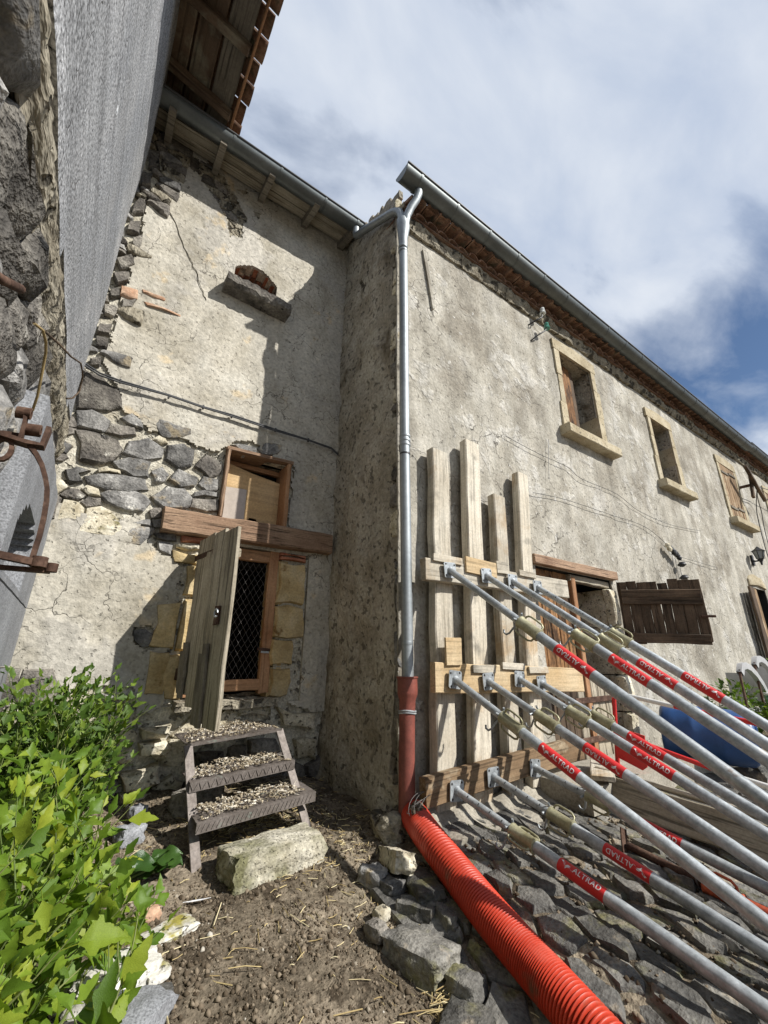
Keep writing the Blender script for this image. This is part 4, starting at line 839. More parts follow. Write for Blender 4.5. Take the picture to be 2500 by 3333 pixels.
PROPS = {  # plate x, z, slope, collar start, band start, wall y, lettering(sign: +1 reads away from wall), roll
 'T1': (.275, 1.543, .701, .712, .995, -.232, -1, 'leftmost prop of the highest row'), 'T2': (.670, 1.547, .690, .83, 1.09, -.232, 1, 'second prop from the downpipe in the highest row'),
 'T3': (.985, 1.537, .704, .822, 1.096, -.232, -1, 'third prop from the downpipe in the highest row'), 'T4': (1.315, 1.519, .692, .703, 1.213, -.232, -1, 'rightmost prop of the highest row with a row of pin holes'),
 'M1': (.277, .786, .496, .430, .720, -.232, 1, 'leftmost prop of the middle row'), 'M2': (.607, .769, .466, .427, .769, -.232, -1, 'second prop from the downpipe in the middle row'),
 'M3': (.956, .779, .473, .426, .867, -.232, 1, 'third prop from the downpipe in the middle row'), 'M4': (1.225, .742, .467, .435, .697, -.232, 1, 'rightmost prop of the middle row'),
 'L1': (.257, .132, .231, .431, .728, -.222, 1, 'lowest prop nearest the orange corrugated pipe'), 'L2': (.601, .166, .254, .433, .771, -.222, -1, 'middle prop of the lowest row'), 'L3': (1.052, .168, .223, .401, .725, -.222, 1, 'rightmost prop of the lowest row, half hidden by planks')}
rp_ = random.Random(77)
hole_disc_me = mesh_of('pin_hole_disc', MB().tube([(0, 0, -.0006), (0, 0, .0006)], .0075, 10), 'shade_black')  # dark disc laid on the steel, painting the shade of a drilled hole
for key, (px, pz, sl_, cs, bs, py, sg, lab) in PROPS.items():
    D = Vector((0, -1, -sl_)).normalized(); O = Vector((px, py, pz))
    t = 0
    while O.z+D.z*t > GN(px, O.y+D.y*t)+.02 and t < 6: t += .01
    LT = t
    # local frame: x along the prop, y towards the camera as seen at mid length
    tc_ = (CAM-(O+D*1.0)); y = (tc_-D*tc_.dot(D)).normalized(); zax = D.cross(y); M = frame(O, D, y, zax)
    root = link('steel_prop', None, None, Matrix.Translation(O), label='galvanised prop, '+lab, cat='prop', group='steel props shoring the facade')
    PM = frame(O+Vector((0, .0, 0)), (1, 0, 0), (0, 0, 1), (0, -1, 0))
    pl = MB(); c = .058; k = .010
    pl.prism([(-c+k, -c), (c-k, -c), (c, -c+k), (c, c-k), (c-k, c), (-c+k, c), (-c, c-k), (-c, -c+k)], 0, .007)
    plate = obj('base_plate', pl, 'galvanised', root, PM @ Matrix.Rotation(rp_.uniform(-.12, .12), 4, 'Z'))
    for sx_, sy_ in ((-1, -1), (1, -1), (1, 1), (-1, 1)): link('bolt_hole_disc', hole_disc_me, plate, PM @ Matrix.Translation((.042*sx_, .042*sy_, .0075)))
    obj('inner_tube', MB().tube([(.012, 0, 0), (cs+.05, 0, 0)], RI, 20), 'galvanised', root, M, smooth=40)
    obj('weld_bead', MB().tube([(.004, 0, 0), (.022, 0, 0)], [RI+.007, RI+.001], 16), 'galvanised', root, M, smooth=40)
    ha = -2.1 if key not in ('T4', 'L1', 'L2', 'L3') else -.35
    for i in range(7):
        xh = cs-.055-.088*i
        if xh < .06: break
        ph = Vector((xh, (RI+.0002)*cos(ha), (RI+.0002)*sin(ha)))
        link('pin_hole_disc', hole_disc_me, root, M @ Matrix.Translation(ph) @ Matrix.Rotation(ha, 4, 'X') @ Matrix.Rotation(pi/2, 4, 'Y'))
    obj('outer_tube', MB().tube([(cs+.12, 0, 0), (LT, 0, 0)], RO, 24), 'galvanised', root, M, smooth=40)
    ft = MB().prism([(-.06, -.06), (.06, -.06), (.06, .06), (-.06, .06)], 0, .008); fp = O+D*LT
    obj('foot_plate', ft, 'galvanised', root, Matrix.Translation((fp.x, fp.y, fp.z-.012)))
    # threaded collar with two loop handles and the pin hook
    ce = cs+.158
    col_ = obj('collar', MB().tube([(cs, 0, 0), (cs+.004, 0, 0), (cs+.012, 0, 0), (cs+.018, 0, 0), (ce-.02, 0, 0), (ce-.014, 0, 0), (ce-.003, 0, 0), (ce, 0, 0)], [.030, .0375, .0375, .0345, .0345, .038, .038, .032], 22), 'collar_yellow', root, M, smooth=35)
    roll = rp_.uniform(-.5, .5)+(pi/2 if key != 'L1' else 1.2)
    for hs in (0, pi):
        a = roll+hs; ur = Vector((0, cos(a), sin(a))); P = []
        for (xx, rr) in ((cs+.018, .030), (cs+.016, .046), (cs+.024, .058), (cs+.042, .063), (cs+.085, .064), (cs+.122, .062), (cs+.140, .052), (cs+.144, .030)): P.append(Vector((xx, 0, 0))+ur*rr)
        obj('handle', MB().tube(P, .0062, 8), 'collar_yellow', col_, M, smooth=50)
    a = (1 if M.to_3x3().col[2].z < 0 else -1)*(pi/2+.35+rp_.uniform(-.3, .3)); ur = Vector((0, cos(a), sin(a))); vr = Vector((0, -sin(a), cos(a)))
    P = [Vector((cs-.012, 0, 0))+ur*(-.048)]+[Vector((cs-.012, 0, 0))+(ur*cos(t)+vr*sin(t))*.033 for t in [2.6-.4*k for k in range(7)]]
    P += [Vector((cs-.016, 0, 0))+ur*.055+vr*.004, Vector((cs-.02, 0, 0))+ur*.095+vr*.0, Vector((cs-.034, 0, 0))+ur*.115, Vector((cs-.055, 0, 0))+ur*.115, Vector((cs-.066, 0, 0))+ur*.10]
    obj('pin_hook', MB().tube(P, .0062, 8), 'galvanised', col_, M, smooth=50)
    obj('pin', MB().tube([Vector((cs-.012, 0, 0))-vr*.052, Vector((cs-.012, 0, 0))+vr*.052], .0075, 8), 'galvanised', col_, M, smooth=50)
    bl = .228
    band = obj('red_band', MB().tube([(bs, 0, 0), (bs+bl, 0, 0)], RO+.0007, 28), 'red_paint', root, M, smooth=40)
    ang = {'L1': .45, 'T3': .25, 'T4': .35, 'T1': .05, 'M3': .1, 'M2': -.2}.get(key, 0.0)
    ang = -ang
    # letter tops point up when sign is +1
    up = 1 if M.to_3x3().col[2].z > 0 else -1
    def place(P2, xc): 
        out = []
        for x, y in P2:
            aa = ang+sg*up*y/RO; out.append((xc+sg*x, (RO+.0016)*cos(aa), (RO+.0016)*sin(aa)))
        return out
    mid_ = bs+bl/2
    obj('lettering', MB().add(place(TV, mid_+sg*.03), TF if sg*up*sg > 0 else [f[::-1] for f in TF]), 'white_print', band, M)
    n = len(BIRD); BQ = []
    half = n//2; BF = [(i, i+1, n-2-i, n-1-i) for i in range(half-1)]
    obj('emblem', MB().add(place([(x*.8, y*1.25) for x, y in BIRD], mid_-sg*.070), BF), 'white_print', band, M)

# ------------------------------------------------------------------ downpipe, drain pipe
dp = thing('downpipe', 'grey zinc downpipe at the corner running into red plastic pipe', 'pipe', (-.01, -.10, 0))
obj('pipe', MB().tube([(-.012, -.080, .74), (-.018, -.080, 2.4), (-.010, -.080, 4.72)], .041, 22), 'zinc', dp, smooth=40)
for z, r in ((2.60, .046), (2.56, .0455), (2.64, .0455), (4.70, .046), (4.75, .046), (1.02, .042), (3.55, .0418)): obj('pipe_collar', MB().tube([(-.015, -.080, z-.014), (-.015, -.080, z-.008), (-.015, -.080, z+.008), (-.015, -.080, z+.014)], [.041, r, r, .041], 22), 'zinc', dp, smooth=40)
obj('pipe_clip', MB().tube([(-.016, -.080, 2.47), (-.016, -.080, 2.485)], .0435, 20), 'black_rubber', dp, smooth=40)
obj('junction', MB().tube([(-.010, -.080, 4.74), (-.012, -.080, 4.86), (-.02, -.10, 5.0), (-.028, -.09, 5.10)], [.043, .046, .066, .058], 20), 'zinc', dp, smooth=45)
obj('swan_neck', MB().tube([(-.01, -.11, 4.95), (-.005, -.115, 5.06), (.0, -.13, 5.14), (.025, -.17, 5.24), (.06, -.215, 5.33), (.075, -.235, 5.40), (.078, -.237, 5.50)], .040, 20), 'zinc', dp, smooth=45)
obj('branch_pipe', MB().tube([(-.115, .70, 5.82), (-.115, .70, 5.72), (-.115, .69, 5.67), (-.11, .655, 5.64), (-.10, .55, 5.60), (-.07, .05, 5.33), (-.06, -.02, 5.285), (-.045, -.065, 5.24), (-.035, -.085, 5.17), (-.028, -.09, 5.08)], .040, 20), 'zinc', dp, smooth=45)
pv = obj('plastic_pipe', MB().tube([(-.030, -.080, -.04), (-.028, -.080, .3), (-.020, -.080, .62)], .052, 22), 'pvc', dp, smooth=40)
obj('socket', MB().tube([(-.019, -.080, .61), (-.018, -.080, .66), (-.017, -.080, .69), (-.016, -.080, .705), (-.016, -.080, .79), (-.016, -.080, .795), (-.016, -.080, .805), (-.016, -.080, .805)], [.053, .055, .066, .068, .068, .073, .073, .045], 24), 'pvc', pv, smooth=35)
for z in (.595, .582): obj('pipe_clamp', MB().tube([(-.018+.0555*cos(t), -.080+.0555*sin(t), z+.004*sin(t*2)) for t in [2*pi*k/24 for k in range(25)]], .005, 6, False), 'galvanised', pv, smooth=50)
# corrugated pipe lying down the bank
KN = [Vector(p) for p in ((-.015, -.13, .03), (-.054, -.271, -.013), (-.128, -.613, -.09), (-.177, -.864, -.147), (-.206, -1.07, -.193), (-.224, -1.229, -.229), (-.26, -1.5, -.29), (-.33, -1.9, -.37))]
def cr(P, t):
    n = len(P)-1; i = min(int(t*n), n-1); f = t*n-i
    p0, p1, p2, p3 = P[max(i-1, 0)], P[i], P[i+1], P[min(i+2, n)]
    return .5*((2*p1)+(p2-p0)*f+(2*p0-5*p1+4*p2-p3)*f*f+(3*p1-p0-3*p2+p3)*f**3)
NR = 118; path = []; rad_ = []
for i in range(NR):
    for k, r in ((0, .0665), (.10, .0665), (.24, .0805), (.5, .0835), (.76, .0805), (.90, .0665)):
        path.append(cr(KN, (i+k)/NR)); rad_.append(r)
obj('corrugated_pipe', MB().tube(path, rad_, 30, False), 'red_plastic', smooth=70, label='bright orange-red corrugated drain pipe lying down the stony bank', cat='pipe')
dirt = MB()
for i in range(70):
    t = rw.uniform(.06, .12); p = cr(KN, t); a = rw.gauss(1.7, .25); dirt.box(p+Vector((cos(a)*.083, 0, sin(a)*.083)), [rw.uniform(.006, .02)]*3, Matrix.Rotation(rw.uniform(0, 3), 3, 'X'))
obj('dirt_on_pipe', dirt, 'clods', label='clump of brown dirt stuck on the corrugated pipe end', cat='dirt', kind='stuff')
m = MB()
for k in range(5):
    c = Vector((-.03+rw.uniform(-.04, .04), -.19, .08)); rr = rw.uniform(.06, .11); ph = rw.uniform(0, 3); P = [c+Vector((rr*1.3*cos(t), -.05+.05*sin(t*1.3+ph), rr*.55*sin(t)+.02)) for t in [ph+.3*j for j in range(rw.randint(11, 18))]]
    m.tube(P, .0014, 5)
obj('wire_tangle', m, 'wire_steel', label='thin wire tangle where red plastic pipe meets corrugated pipe', cat='wire')

# ------------------------------------------------------------------ steel steps
st = thing('metal_steps', 'rusty open metal steps below the small hatch door', 'steps', (-.88, .6, 0))
for (a, b) in (((-1.205, .61, .40), (-1.165, .185, -.16)), ((-.615, .61, .445), (-.53, .185, -.12))): beam('stringer', a, b, .052, .014, (1, 0, 0), 'step_steel', st, bev=.002, jit=.001)
TR = [(-1.215, -.60, .60, 1.02, .405), (-1.205, -.565, .43, .66, .235), (-1.19, -.50, .235, .47, .085)]
tilt_ = .075
for i, (xa, xb, yf, yb, z) in enumerate(TR):
    m = MB(); d = (xb-xa)*tilt_
    def quad(P): m.add(P, [(0, 1, 2, 3)])
    t = .006
    V = [(xa,yf,z),(xb,yf,z+d),(xb,yb,z+d+.01),(xa,yb,z+.01)]; lo = [(a, b, c-t) for a, b, c in V]
    m.add(V+lo, [(0,1,2,3),(7,6,5,4),(0,4,5,1),(1,5,6,2),(2,6,7,3),(3,7,4,0)])
    lip = .014 if i == 0 else .052
    m.add([(xa,yf-.004,z+.001),(xb,yf-.004,z+d+.001),(xb,yf-.002,z+d-lip),(xa,yf-.002,z-lip),(xa,yf+.004,z+.001),(xb,yf+.004,z+d+.001),(xb,yf+.004,z+d-lip),(xa,yf+.004,z-lip)], [(3,2,1,0),(4,5,6,7),(0,1,5,4),(1,2,6,5),(2,3,7,6),(3,0,4,7)])
    tr = obj('tread', m, 'step_steel', st)
    if i:
        rm = MB()
        for k in range(26):
            x = xa+.012+(xb-xa-.02)*k/26; zc = z+(x-xa)*tilt_; s_ = 1 if k % 2 else -1
            if i == 2: s_ = 1
            rm.box((x, yf-.006, zc-lip*.5), (.004, .004, lip*.7), Matrix.Rotation(.45*s_, 3, 'Y'))
        obj('tread_pattern', rm, 'step_steel', tr)
    lm = MB(); rr_ = random.Random(30+i)
    for k in range(650):
        x = rr_.uniform(xa+.015, xb-.015-.10*(i > 0)*rr_.random()); v = rr_.random(); y = yf+.01+(yb-yf-.02)*v; pile = max(0, .02+.028*fbm(x*7, y*7, i)+.015*v)*sm(xb, xb-.12, x)
        zc = z+(x-xa)*tilt_+.004+pile*rr_.uniform(.5, 1); sz = rr_.uniform(.004, .012)
        lm.box((x, y, zc), (sz*rr_.choice((1, 1, 2.2)), sz*.7, sz*.6), Matrix.Rotation(rr_.uniform(0, 3), 3, 'Z') @ Matrix.Rotation(rr_.uniform(-.6, .6), 3, 'X'))
    for k in range(40):
        x = rr_.uniform(xa+.05, xb-.05); y = rr_.uniform(yf, yb); lm.box((x, y, z+(x-xa)*tilt_+.04*rr_.random()+.01), (rr_.uniform(.03, .09), .0025, .002), Matrix.Rotation(rr_.uniform(0, 3), 3, 'Z') @ Matrix.Rotation(rr_.uniform(-.3, .3), 3, 'Y'))
    obj('chip_litter', lm, 'litter', label=['pale chips and straw heaped on the top step', 'pale chips heaped on the middle step', 'dung and straw on the lowest step'][i], cat='litter', kind='stuff')

# ------------------------------------------------------------------ loose stones
def rock(name, c, size, rz, seed, mat, label, cat='stone', boxy=.6, sub=7, group=None, tilt=(0, 0), amp=.16):
    r = random.Random(seed); b = bmesh.new(); bmesh.ops.create_cube(b, size=2); bmesh.ops.subdivide_edges(b, edges=b.edges[:], cuts=sub, use_grid_fill=True); m = MB()
    o_ = Vector((seed*1.7, seed*.9, seed*2.3))
    for v in b.verts:
        p = v.co.copy(); q = p.normalized()*1.15; p = p*boxy+q*(1-boxy)
        p *= 1+amp*noise.fractal(p*1.3+o_, 1, 2, 3)+.035*noise.fractal(p*5+o_, 1, 2, 3); p += Vector((r.uniform(-.02, .02),)*3)
        m.v.append((p.x*size[0], p.y*size[1], p.z*size[2]))
    m.f = [tuple(v.index for v in f.verts) for f in b.faces]; b.free()
    M = Matrix.Translation(c) @ Matrix.Rotation(rz, 4, 'Z') @ Matrix.Rotation(tilt[0], 4, 'X') @ Matrix.Rotation(tilt[1], 4, 'Y')
    return obj(name, m, mat, None, M, smooth=55, label=label, cat=cat, group=group)
rock('stone_block', (-.80, .10, -.10), (.275, .115, .088), .13, 1, 'limestone', 'long pale limestone block on soil in front of the steps', boxy=.82, sub=12, amp=.10)
rock('stone', (-.455, -.71, -.265), (.105, .15, .06), .25, 4, 'cobble', 'large mossy grey stone beside the corrugated pipe, near bottom', boxy=.62, sub=9, amp=.22)
rock('stone', (-.235, -.235, -.125), (.055, .18, .05), -.32, 6, 'stone_pale', 'long rough pale stone at foot of the wall corner', boxy=.8, sub=9, tilt=(-.25, .2))
rock('stone', (-.385, -.25, -.165), (.055, .07, .045), .4, 7, 'basalt', 'bluish grey stone left of the long pale corner stone', sub=7, boxy=.5, amp=.3)
rock('stone', (-.345, -.37, -.18), (.055, .05, .035), .1, 9, 'basalt', 'small dark stone below the bluish grey one', amp=.25)
rock('stone', (-.235, -.47, -.17), (.07, .13, .04), -.35, 10, 'cobble', 'broad dark stone in shade left of corrugated pipe', boxy=.75, amp=.2)
rock('stone', (-.345, -.55, -.215), (.04, .09, .045), .5, 12, 'cobble', 'narrow dark slab standing between broad stone and the mossy one', boxy=.75, amp=.2)
rock('stone', (-.275, -.66, -.215), (.03, .085, .045), -.2, 13, 'cobble', 'thin upright dark stone touching the corrugated pipe', boxy=.7, amp=.2)
rock('stone', (-.395, -.92, -.295), (.06, .07, .045), .2, 16, 'cobble', 'rounded mossy stone at bottom beside the corrugated pipe', boxy=.45)
rock('stone', (-.50, -1.02, -.325), (.11, .08, .035), .5, 17, 'cobble', 'flat grey stone at the very bottom beside the pipe', boxy=.6)
rock('stone', (-.56, -.54, -.225), (.04, .055, .03), .2, 18, 'rubble', 'small brown stone left of the large mossy stone', boxy=.4)
rock('stone', (-.485, -.47, -.21), (.04, .03, .025), .2, 19, 'stone_pale', 'small mossy pebble above the large mossy stone', boxy=.4)
rock('stone', (-1.345, -.15, -.18), (.105, .060, .026), .35, 20, 'stone_white', 'flat white speckled stone on soil right of the shrub', boxy=.6, amp=.22)
rock('stone', (-1.555, -.33, -.20), (.155, .095, .055), .45, 22, 'stone_white', 'largest white stone with yellow moss under the shrub', boxy=.62, amp=.22)
rock('stone', (-1.415, -.335, -.215), (.042, .045, .028), .2, 24, 'stone_white', 'square yellowish mossy stone near the white ones', boxy=.75)
rock('stone', (-1.41, -.03, -.15), (.042, .034, .028), .2, 25, 'brick_pale', 'small orange stone beside the shrub', boxy=.4, amp=.3)
rock('stone', (-1.49, -.50, -.25), (.11, .075, .06), .8, 27, 'andesite', 'grey granite stone at bottom beneath the shrub', boxy=.6, amp=.25)
rock('stone', (-1.63, -.47, -.25), (.13, .10, .06), .1, 28, 'rubble', 'dark brown stone in shrub shade at bottom left', boxy=.5, amp=.25)
rock('stone', (-1.405, -.43, -.23), (.032, .036, .026), .1, 29, 'cobble', 'small dark mossy stone between granite and square mossy stones', boxy=.5)
rock('stone', (-1.45, .57, -.015), (.07, .055, .055), .4, 31, 'andesite', 'grey stone at wall foot between shrub and steps', boxy=.5, amp=.25)
rock('stone', (-1.40, .78, .04), (.045, .04, .035), .4, 33, 'andesite', 'smaller grey stone by the wall left of the steps', boxy=.5)
rock('stone', (-1.05, .82, .02), (.16, .1, .09), .3, 35, 'rubble', 'dark stone lying beneath the steps', boxy=.5)
rock('stone', (-.10, .0, -.07), (.08, .11, .09), .2, 36, 'mortar_rough', 'rough mortar footing lump at base of the wall corner', boxy=.4, amp=.3)
# ------------------------------------------------------------------ soil crumbs and straw
rc = random.Random(50); cl = MB(); OCT = [(1,0,0),(-1,0,0),(0,1,0),(0,-1,0),(0,0,1),(0,0,-1)]; OF = [(0,2,4),(2,1,4),(1,3,4),(3,0,4),(2,0,5),(1,2,5),(3,1,5),(0,3,5)]
def crumb(mb, x, y, s, zoff=.0):
    z = GN(x, y)+zoff; a = rc.uniform(0, 6); ca, sa = cos(a), sin(a)
    f = (s*rc.uniform(.7, 1.3), s*rc.uniform(.6, 1.1), s*rc.uniform(.5, .9))
    mb.add([(x+f[0]*p[0]*ca-f[1]*p[1]*sa, y+f[0]*p[0]*sa+f[1]*p[1]*ca, z+f[2]*p[2]+rc.uniform(-.2, .2)*s) for p in OCT], OF)
for i in range(26000):
    y = -1.35+2.4*rc.random()**1.2; x = rc.uniform(-1.75, -.28+.2*rc.random())
    if nz(x*3, y*3, 9) < -.25 and rc.random() < .6: continue
    crumb(cl, x, y, min(.014, rc.expovariate(1/.003)+.0022) if rc.random() < .93 else rc.uniform(.008, .019))
for i in range(2200):
    crumb(cl, rc.uniform(-.2, 1.6), rc.uniform(-1.8, -.2), min(.02, rc.expovariate(1/.005)+.003), .02)
for i in range(160): crumb(cl, rc.gauss(-1.42, .10), rc.gauss(-.35, .18), rc.uniform(.006, .02), .004)
obj('soil_crumbs', cl, 'clods', smooth=180, label='loose dark soil crumbs covering the yard before the steps', cat='soil', kind='stuff')
sw = MB()
def straw(x, y, L, z=None, w=.0022):
    z = GN(x, y)+.006+rc.random()*.012 if z is None else z; a = rc.uniform(0, pi); d = Vector((cos(a), sin(a), rc.uniform(-.12, .12))); p = Vector((x, y, z))
    q = p+d*L; mdl = (p+q)/2+Vector((0, 0, rc.uniform(-.004, .006))); sw.tube([p, mdl, q], w*rc.uniform(.6, 1.1), 4)
for i in range(900):
    y = rc.uniform(-1.25, .75); x = rc.uniform(-1.5, -.25)
    dens = .25+.75*sm(-.95, -.45, x)+.5*sm(.1, .4, y)
    if rc.random() < dens*.8: straw(x, y, rc.choice((.02, .03, .04, .05, .07))*rc.uniform(.7, 1.3))
for i in range(30): straw(rc.uniform(-1.45, -.5), rc.uniform(-1.1, -.2), rc.uniform(.09, .16), None, .0026)
for i in range(120): straw(rc.gauss(-.48, .06), rc.gauss(-.95, .08), rc.uniform(.03, .1))
for i in range(160): straw(rc.gauss(-.75, .15), rc.gauss(.42, .10), rc.uniform(.03, .09))
for i in range(300): straw(rc.uniform(-1.0, -.05), rc.uniform(-.1, 1.0), rc.uniform(.02, .06))
obj('straw_litter', sw, 'straw', label='scattered straw stalks on the soil', cat='straw', kind='stuff')
fe = MB(); P = [(-.05, 0, 0), (-.02, .008, .002), (.02, .007, .004), (.055, 0, .006), (.02, -.006, .004), (-.02, -.007, .002)]
fe.add(P, [(0, 1, 5), (1, 2, 4, 5), (2, 3, 4)]); fe.tube([(-.06, 0, .001), (.0, 0, .004), (.06, 0, .007)], .0012, 5)
obj('feather', fe, 'feather_white', None, Matrix.Translation((-1.21, -.017, GN(-1.21, -.017)+.016)) @ Matrix.Rotation(-.35, 4, 'Z'), label='single white feather on soil left of limestone block', cat='feather')
# ------------------------------------------------------------------ shrubs
def leaf_mesh(seed, mat, fold=.3, curl=.18, wide=1.0):
    r = random.Random(seed)
    prof = [(0, 0), (.10, .11), (.22, .22), (.36, .42), (.47, .42), (.51, .27), (.61, .29), (.70, .19), (.80, .185), (.88, .10), (1.0, 0)]
    prof = [(x+r.uniform(-.015, .015)*(0 < i < 10), y*.70*wide*(1+r.uniform(-.12, .12))) for i, (x, y) in enumerate(prof)]
    vs = []; fs = []
    z = lambda x, y: fold*abs(y)-curl*x*x+.03*sin(9*x+seed)*abs(y)*3
    for x, y in prof: vs.append((x, 0, z(x, 0)-.012)); vs.append((x, y, z(x, y))); vs.append((x, -y*r.uniform(.9, 1.1), z(x, y)))
    for i in range(len(prof)-1):
        a = 3*i; b = a+3
        fs.append((a, b, b+1, a+1) if i else (a, b, b+1)); fs.append((a, a+2, b+2, b) if i else (a, b+2, b))
    m = MB().add(vs, fs); m.tube([(-.35, 0, -.05), (-.15, 0, -.01), (0, 0, 0)], .012, 4, False)
    return m
def shrub(name, label, stems, mat, size, seed, loc, spacing, keep=296, side=.5):
    r = random.Random(seed); root = thing(name, label, 'shrub', loc, 'shrubs at the left wall'); LM = [leaf_mesh(seed+i, mat, r.uniform(.05, .6), r.uniform(-.1, .55), r.uniform(.75, 1.25)) for i in range(6)]
    mes = [mesh_of('leaf', m_, mat, 60) for m_ in LM]; leaves = []
    def grow(p, d, L, rad, depth):
        P = [p.copy()]; q = p.copy(); n = max(4, int(L/.05)); dd = d.copy()
        for i in range(n):
            dd = (dd+Vector((r.gauss(0, .08), r.gauss(0, .08), .05))).normalized(); q = q+dd*(L/n); P.append(q.copy())
        obj('stem', MB().tube(P, [rad*(1-.75*i/n) for i in range(n+1)], 6), 'stem_green', root, smooth=60)
        t = .12 if depth else .25; ang = r.uniform(0, 6)
        while t < 1.0:
            i = min(int(t*n), n-1); b = P[i].lerp(P[i+1], t*n-i); ang += 2.4
            ax = (P[i+1]-P[i]).normalized(); s = ax.orthogonal().normalized(); w = ax.cross(s); out = s*cos(ang)+w*sin(ang)
            el = r.uniform(.25, 1.15)+.3*(t > .9); dr = (out*cos(el)+ax*sin(el)*.9).normalized()
            sz = size*r.uniform(.45, 1.3)*(1-.5*max(0, t-.7)/.3)
            leaves.append((b+dr*sz*.33, dr, sz)); t += spacing/L*r.uniform(.6, 1.4)
            if depth == 0 and r.random() < side and t < .9 and L > .3: grow(b, (out*.7+ax*.8).normalized(), L*r.uniform(.25, .45), rad*.5, 1)
        leaves.append((q, dd, size*.7))
    for (p, d, L) in stems: grow(Vector(p), Vector(d).normalized(), L, .006, 0)
    leaves.sort(key=lambda l: (l[0]-CAM).length/l[2]); rest = MB()
    for i, (p, d, sz) in enumerate(leaves):
        up = Vector((r.gauss(.30, .65), r.gauss(-.55, .65), .9)); z = (up-d*up.dot(d)).normalized(); y = z.cross(d); M = frame(p, d, y, z) @ Matrix.Scale(sz, 4)
        k = r.randrange(6)
        if i < keep: link('leaf', mes[k], root, M)
        else: rest.add([M @ Vector(v) for v in LM[k].v], LM[k].f)
    if rest.v: obj('foliage', rest, mat, root, smooth=60, kind='stuff')
    return len(leaves)
rs2 = random.Random(61)
near = []
for i in range(34):
    x = rs2.uniform(-2.12, -1.70); y = rs2.uniform(-1.15, .05)
    near.append(((x, y, GN(x, y)), (rs2.gauss(.10, .2), rs2.gauss(-.02, .2), 1), rs2.uniform(.38, .80)-.12*(x > -1.8)))
for i in range(6):
    x = rs2.uniform(-1.75, -1.62); y = rs2.uniform(-.55, .05)
    near.append(((x, y, GN(x, y)), (rs2.gauss(.45, .2), rs2.gauss(-.05, .2), 1), rs2.uniform(.25, .42)))
print('near leaves', shrub('lobed_leaf_shrub', 'bright yellow-green shrub with lobed leaves in the near bottom left corner', near, 'leaf_light', .086, 5, (-1.9, -.5, -.35), .038))
back = []
for i in range(34):
    x = rs2.uniform(-2.12, -1.72); y = rs2.uniform(.35, .85)
    back.append(((x, y, GN(x, y)-.02), (rs2.gauss(.06, .16), rs2.gauss(0, .16), 1), rs2.uniform(.50, .84)-.1*(x > -1.8)))
print('back leaves', shrub('lobed_leaf_shrub', 'darker green shrub behind the bright one, against the plastered wall', back, 'leaf_mid', .072, 9, (-1.9, .6, -.05), .036, side=.75))
# broad glossy plant at the edge of the shrub
gp = thing('broad_leaf_plant', 'glossy dark green broad leaves sprawling on soil beside the shrub', 'plant', (-1.5, .12, -.15)); rg2 = random.Random(6)
for i in range(22):
    r = rg2; n = 7; vs = []; fs = []
    for a in range(n+1):
        t = a/n; w = .42*sin(pi*min(1, t*.95+.03))**.8
        for b in (-1, -.5, 0, .5, 1): vs.append((t, b*w, .10*sin(t*9+b*2)*abs(b)+.12*abs(b)-.35*t*t+.03*r.uniform(-1, 1)))
    for a in range(n):
        for b in range(4): fs.append((a*5+b, (a+1)*5+b, (a+1)*5+b+1, a*5+b+1))
    az = r.gauss(.3, .9); d = Vector((cos(az), sin(az), r.uniform(.1, .5))).normalized(); up = Vector((r.gauss(0, .3), r.gauss(-.3, .3), 1)); z = (up-d*up.dot(d)).normalized()
    p = Vector((-1.54+.20*r.random(), .08+.18*r.random(), -.10+.09*r.random())); L = r.uniform(.07, .12)
    obj('leaf', MB().add(vs, fs), 'leaf_glossy', gp, frame(p, d, z.cross(d), z) @ Matrix.Scale(L, 4), smooth=70)
for i in range(5): 
    a = Vector((-1.62, .12, -.16)); b = Vector((-1.42+.08*rg2.random(), .12+.13*rg2.random(), -.03)); obj('stalk', MB().tube([a, (a+b)/2+Vector((0, 0, .04)), b], .005, 6), 'stem_green', gp, smooth=60)
# ------------------------------------------------------------------ rusty bracket on the left wall
br = thing('iron_bracket', 'rusty wrought iron hook bracket with rings on the left rubble wall', 'bracket', (-2.25, -.9, 1.2)); Yh = -.9
def bar(name, P, w, t, side=(0, 1, 0)):
    P = [Vector(p) for p in P]; m = MB(); n = len(P); vs = []; fs = []; s = Vector(side)
    for i in range(n):
        T = (P[min(i+1, n-1)]-P[max(i-1, 0)]).normalized(); q = s.cross(T).normalized()
        for a, b in ((-1, -1), (1, -1), (1, 1), (-1, 1)): vs.append(P[i]+s*(a*w/2)+q*(b*t/2))
    for i in range(n-1):
        for k in range(4): fs.append((4*i+k, 4*i+(k+1) % 4, 4*i+4+(k+1) % 4, 4*i+4+k))
    fs += [(3, 2, 1, 0), tuple(4*(n-1)+k for k in range(4))]
    return obj(name, m.add(vs, fs), 'rust', br, smooth=45)
bar('arm', [(-2.33, Yh, 1.548), (-2.216, Yh, 1.541), (-2.15, Yh, 1.533), (-2.112, Yh, 1.535), (-2.108, Yh, 1.60)], .045, .013)
bar('arm', [(-2.30, Yh+.03, 1.53), (-2.216, Yh+.03, 1.56), (-2.17, Yh+.03, 1.565)], .03, .012)
bar('hook', [(-2.142, Yh, 1.528), (-2.120, Yh, 1.505), (-2.100, Yh, 1.475), (-2.082, Yh, 1.435), (-2.070, Yh, 1.40), (-2.063, Yh, 1.36), (-2.058, Yh, 1.306), (-2.056, Yh, 1.25), (-2.058, Yh, 1.178)], .022, .013)
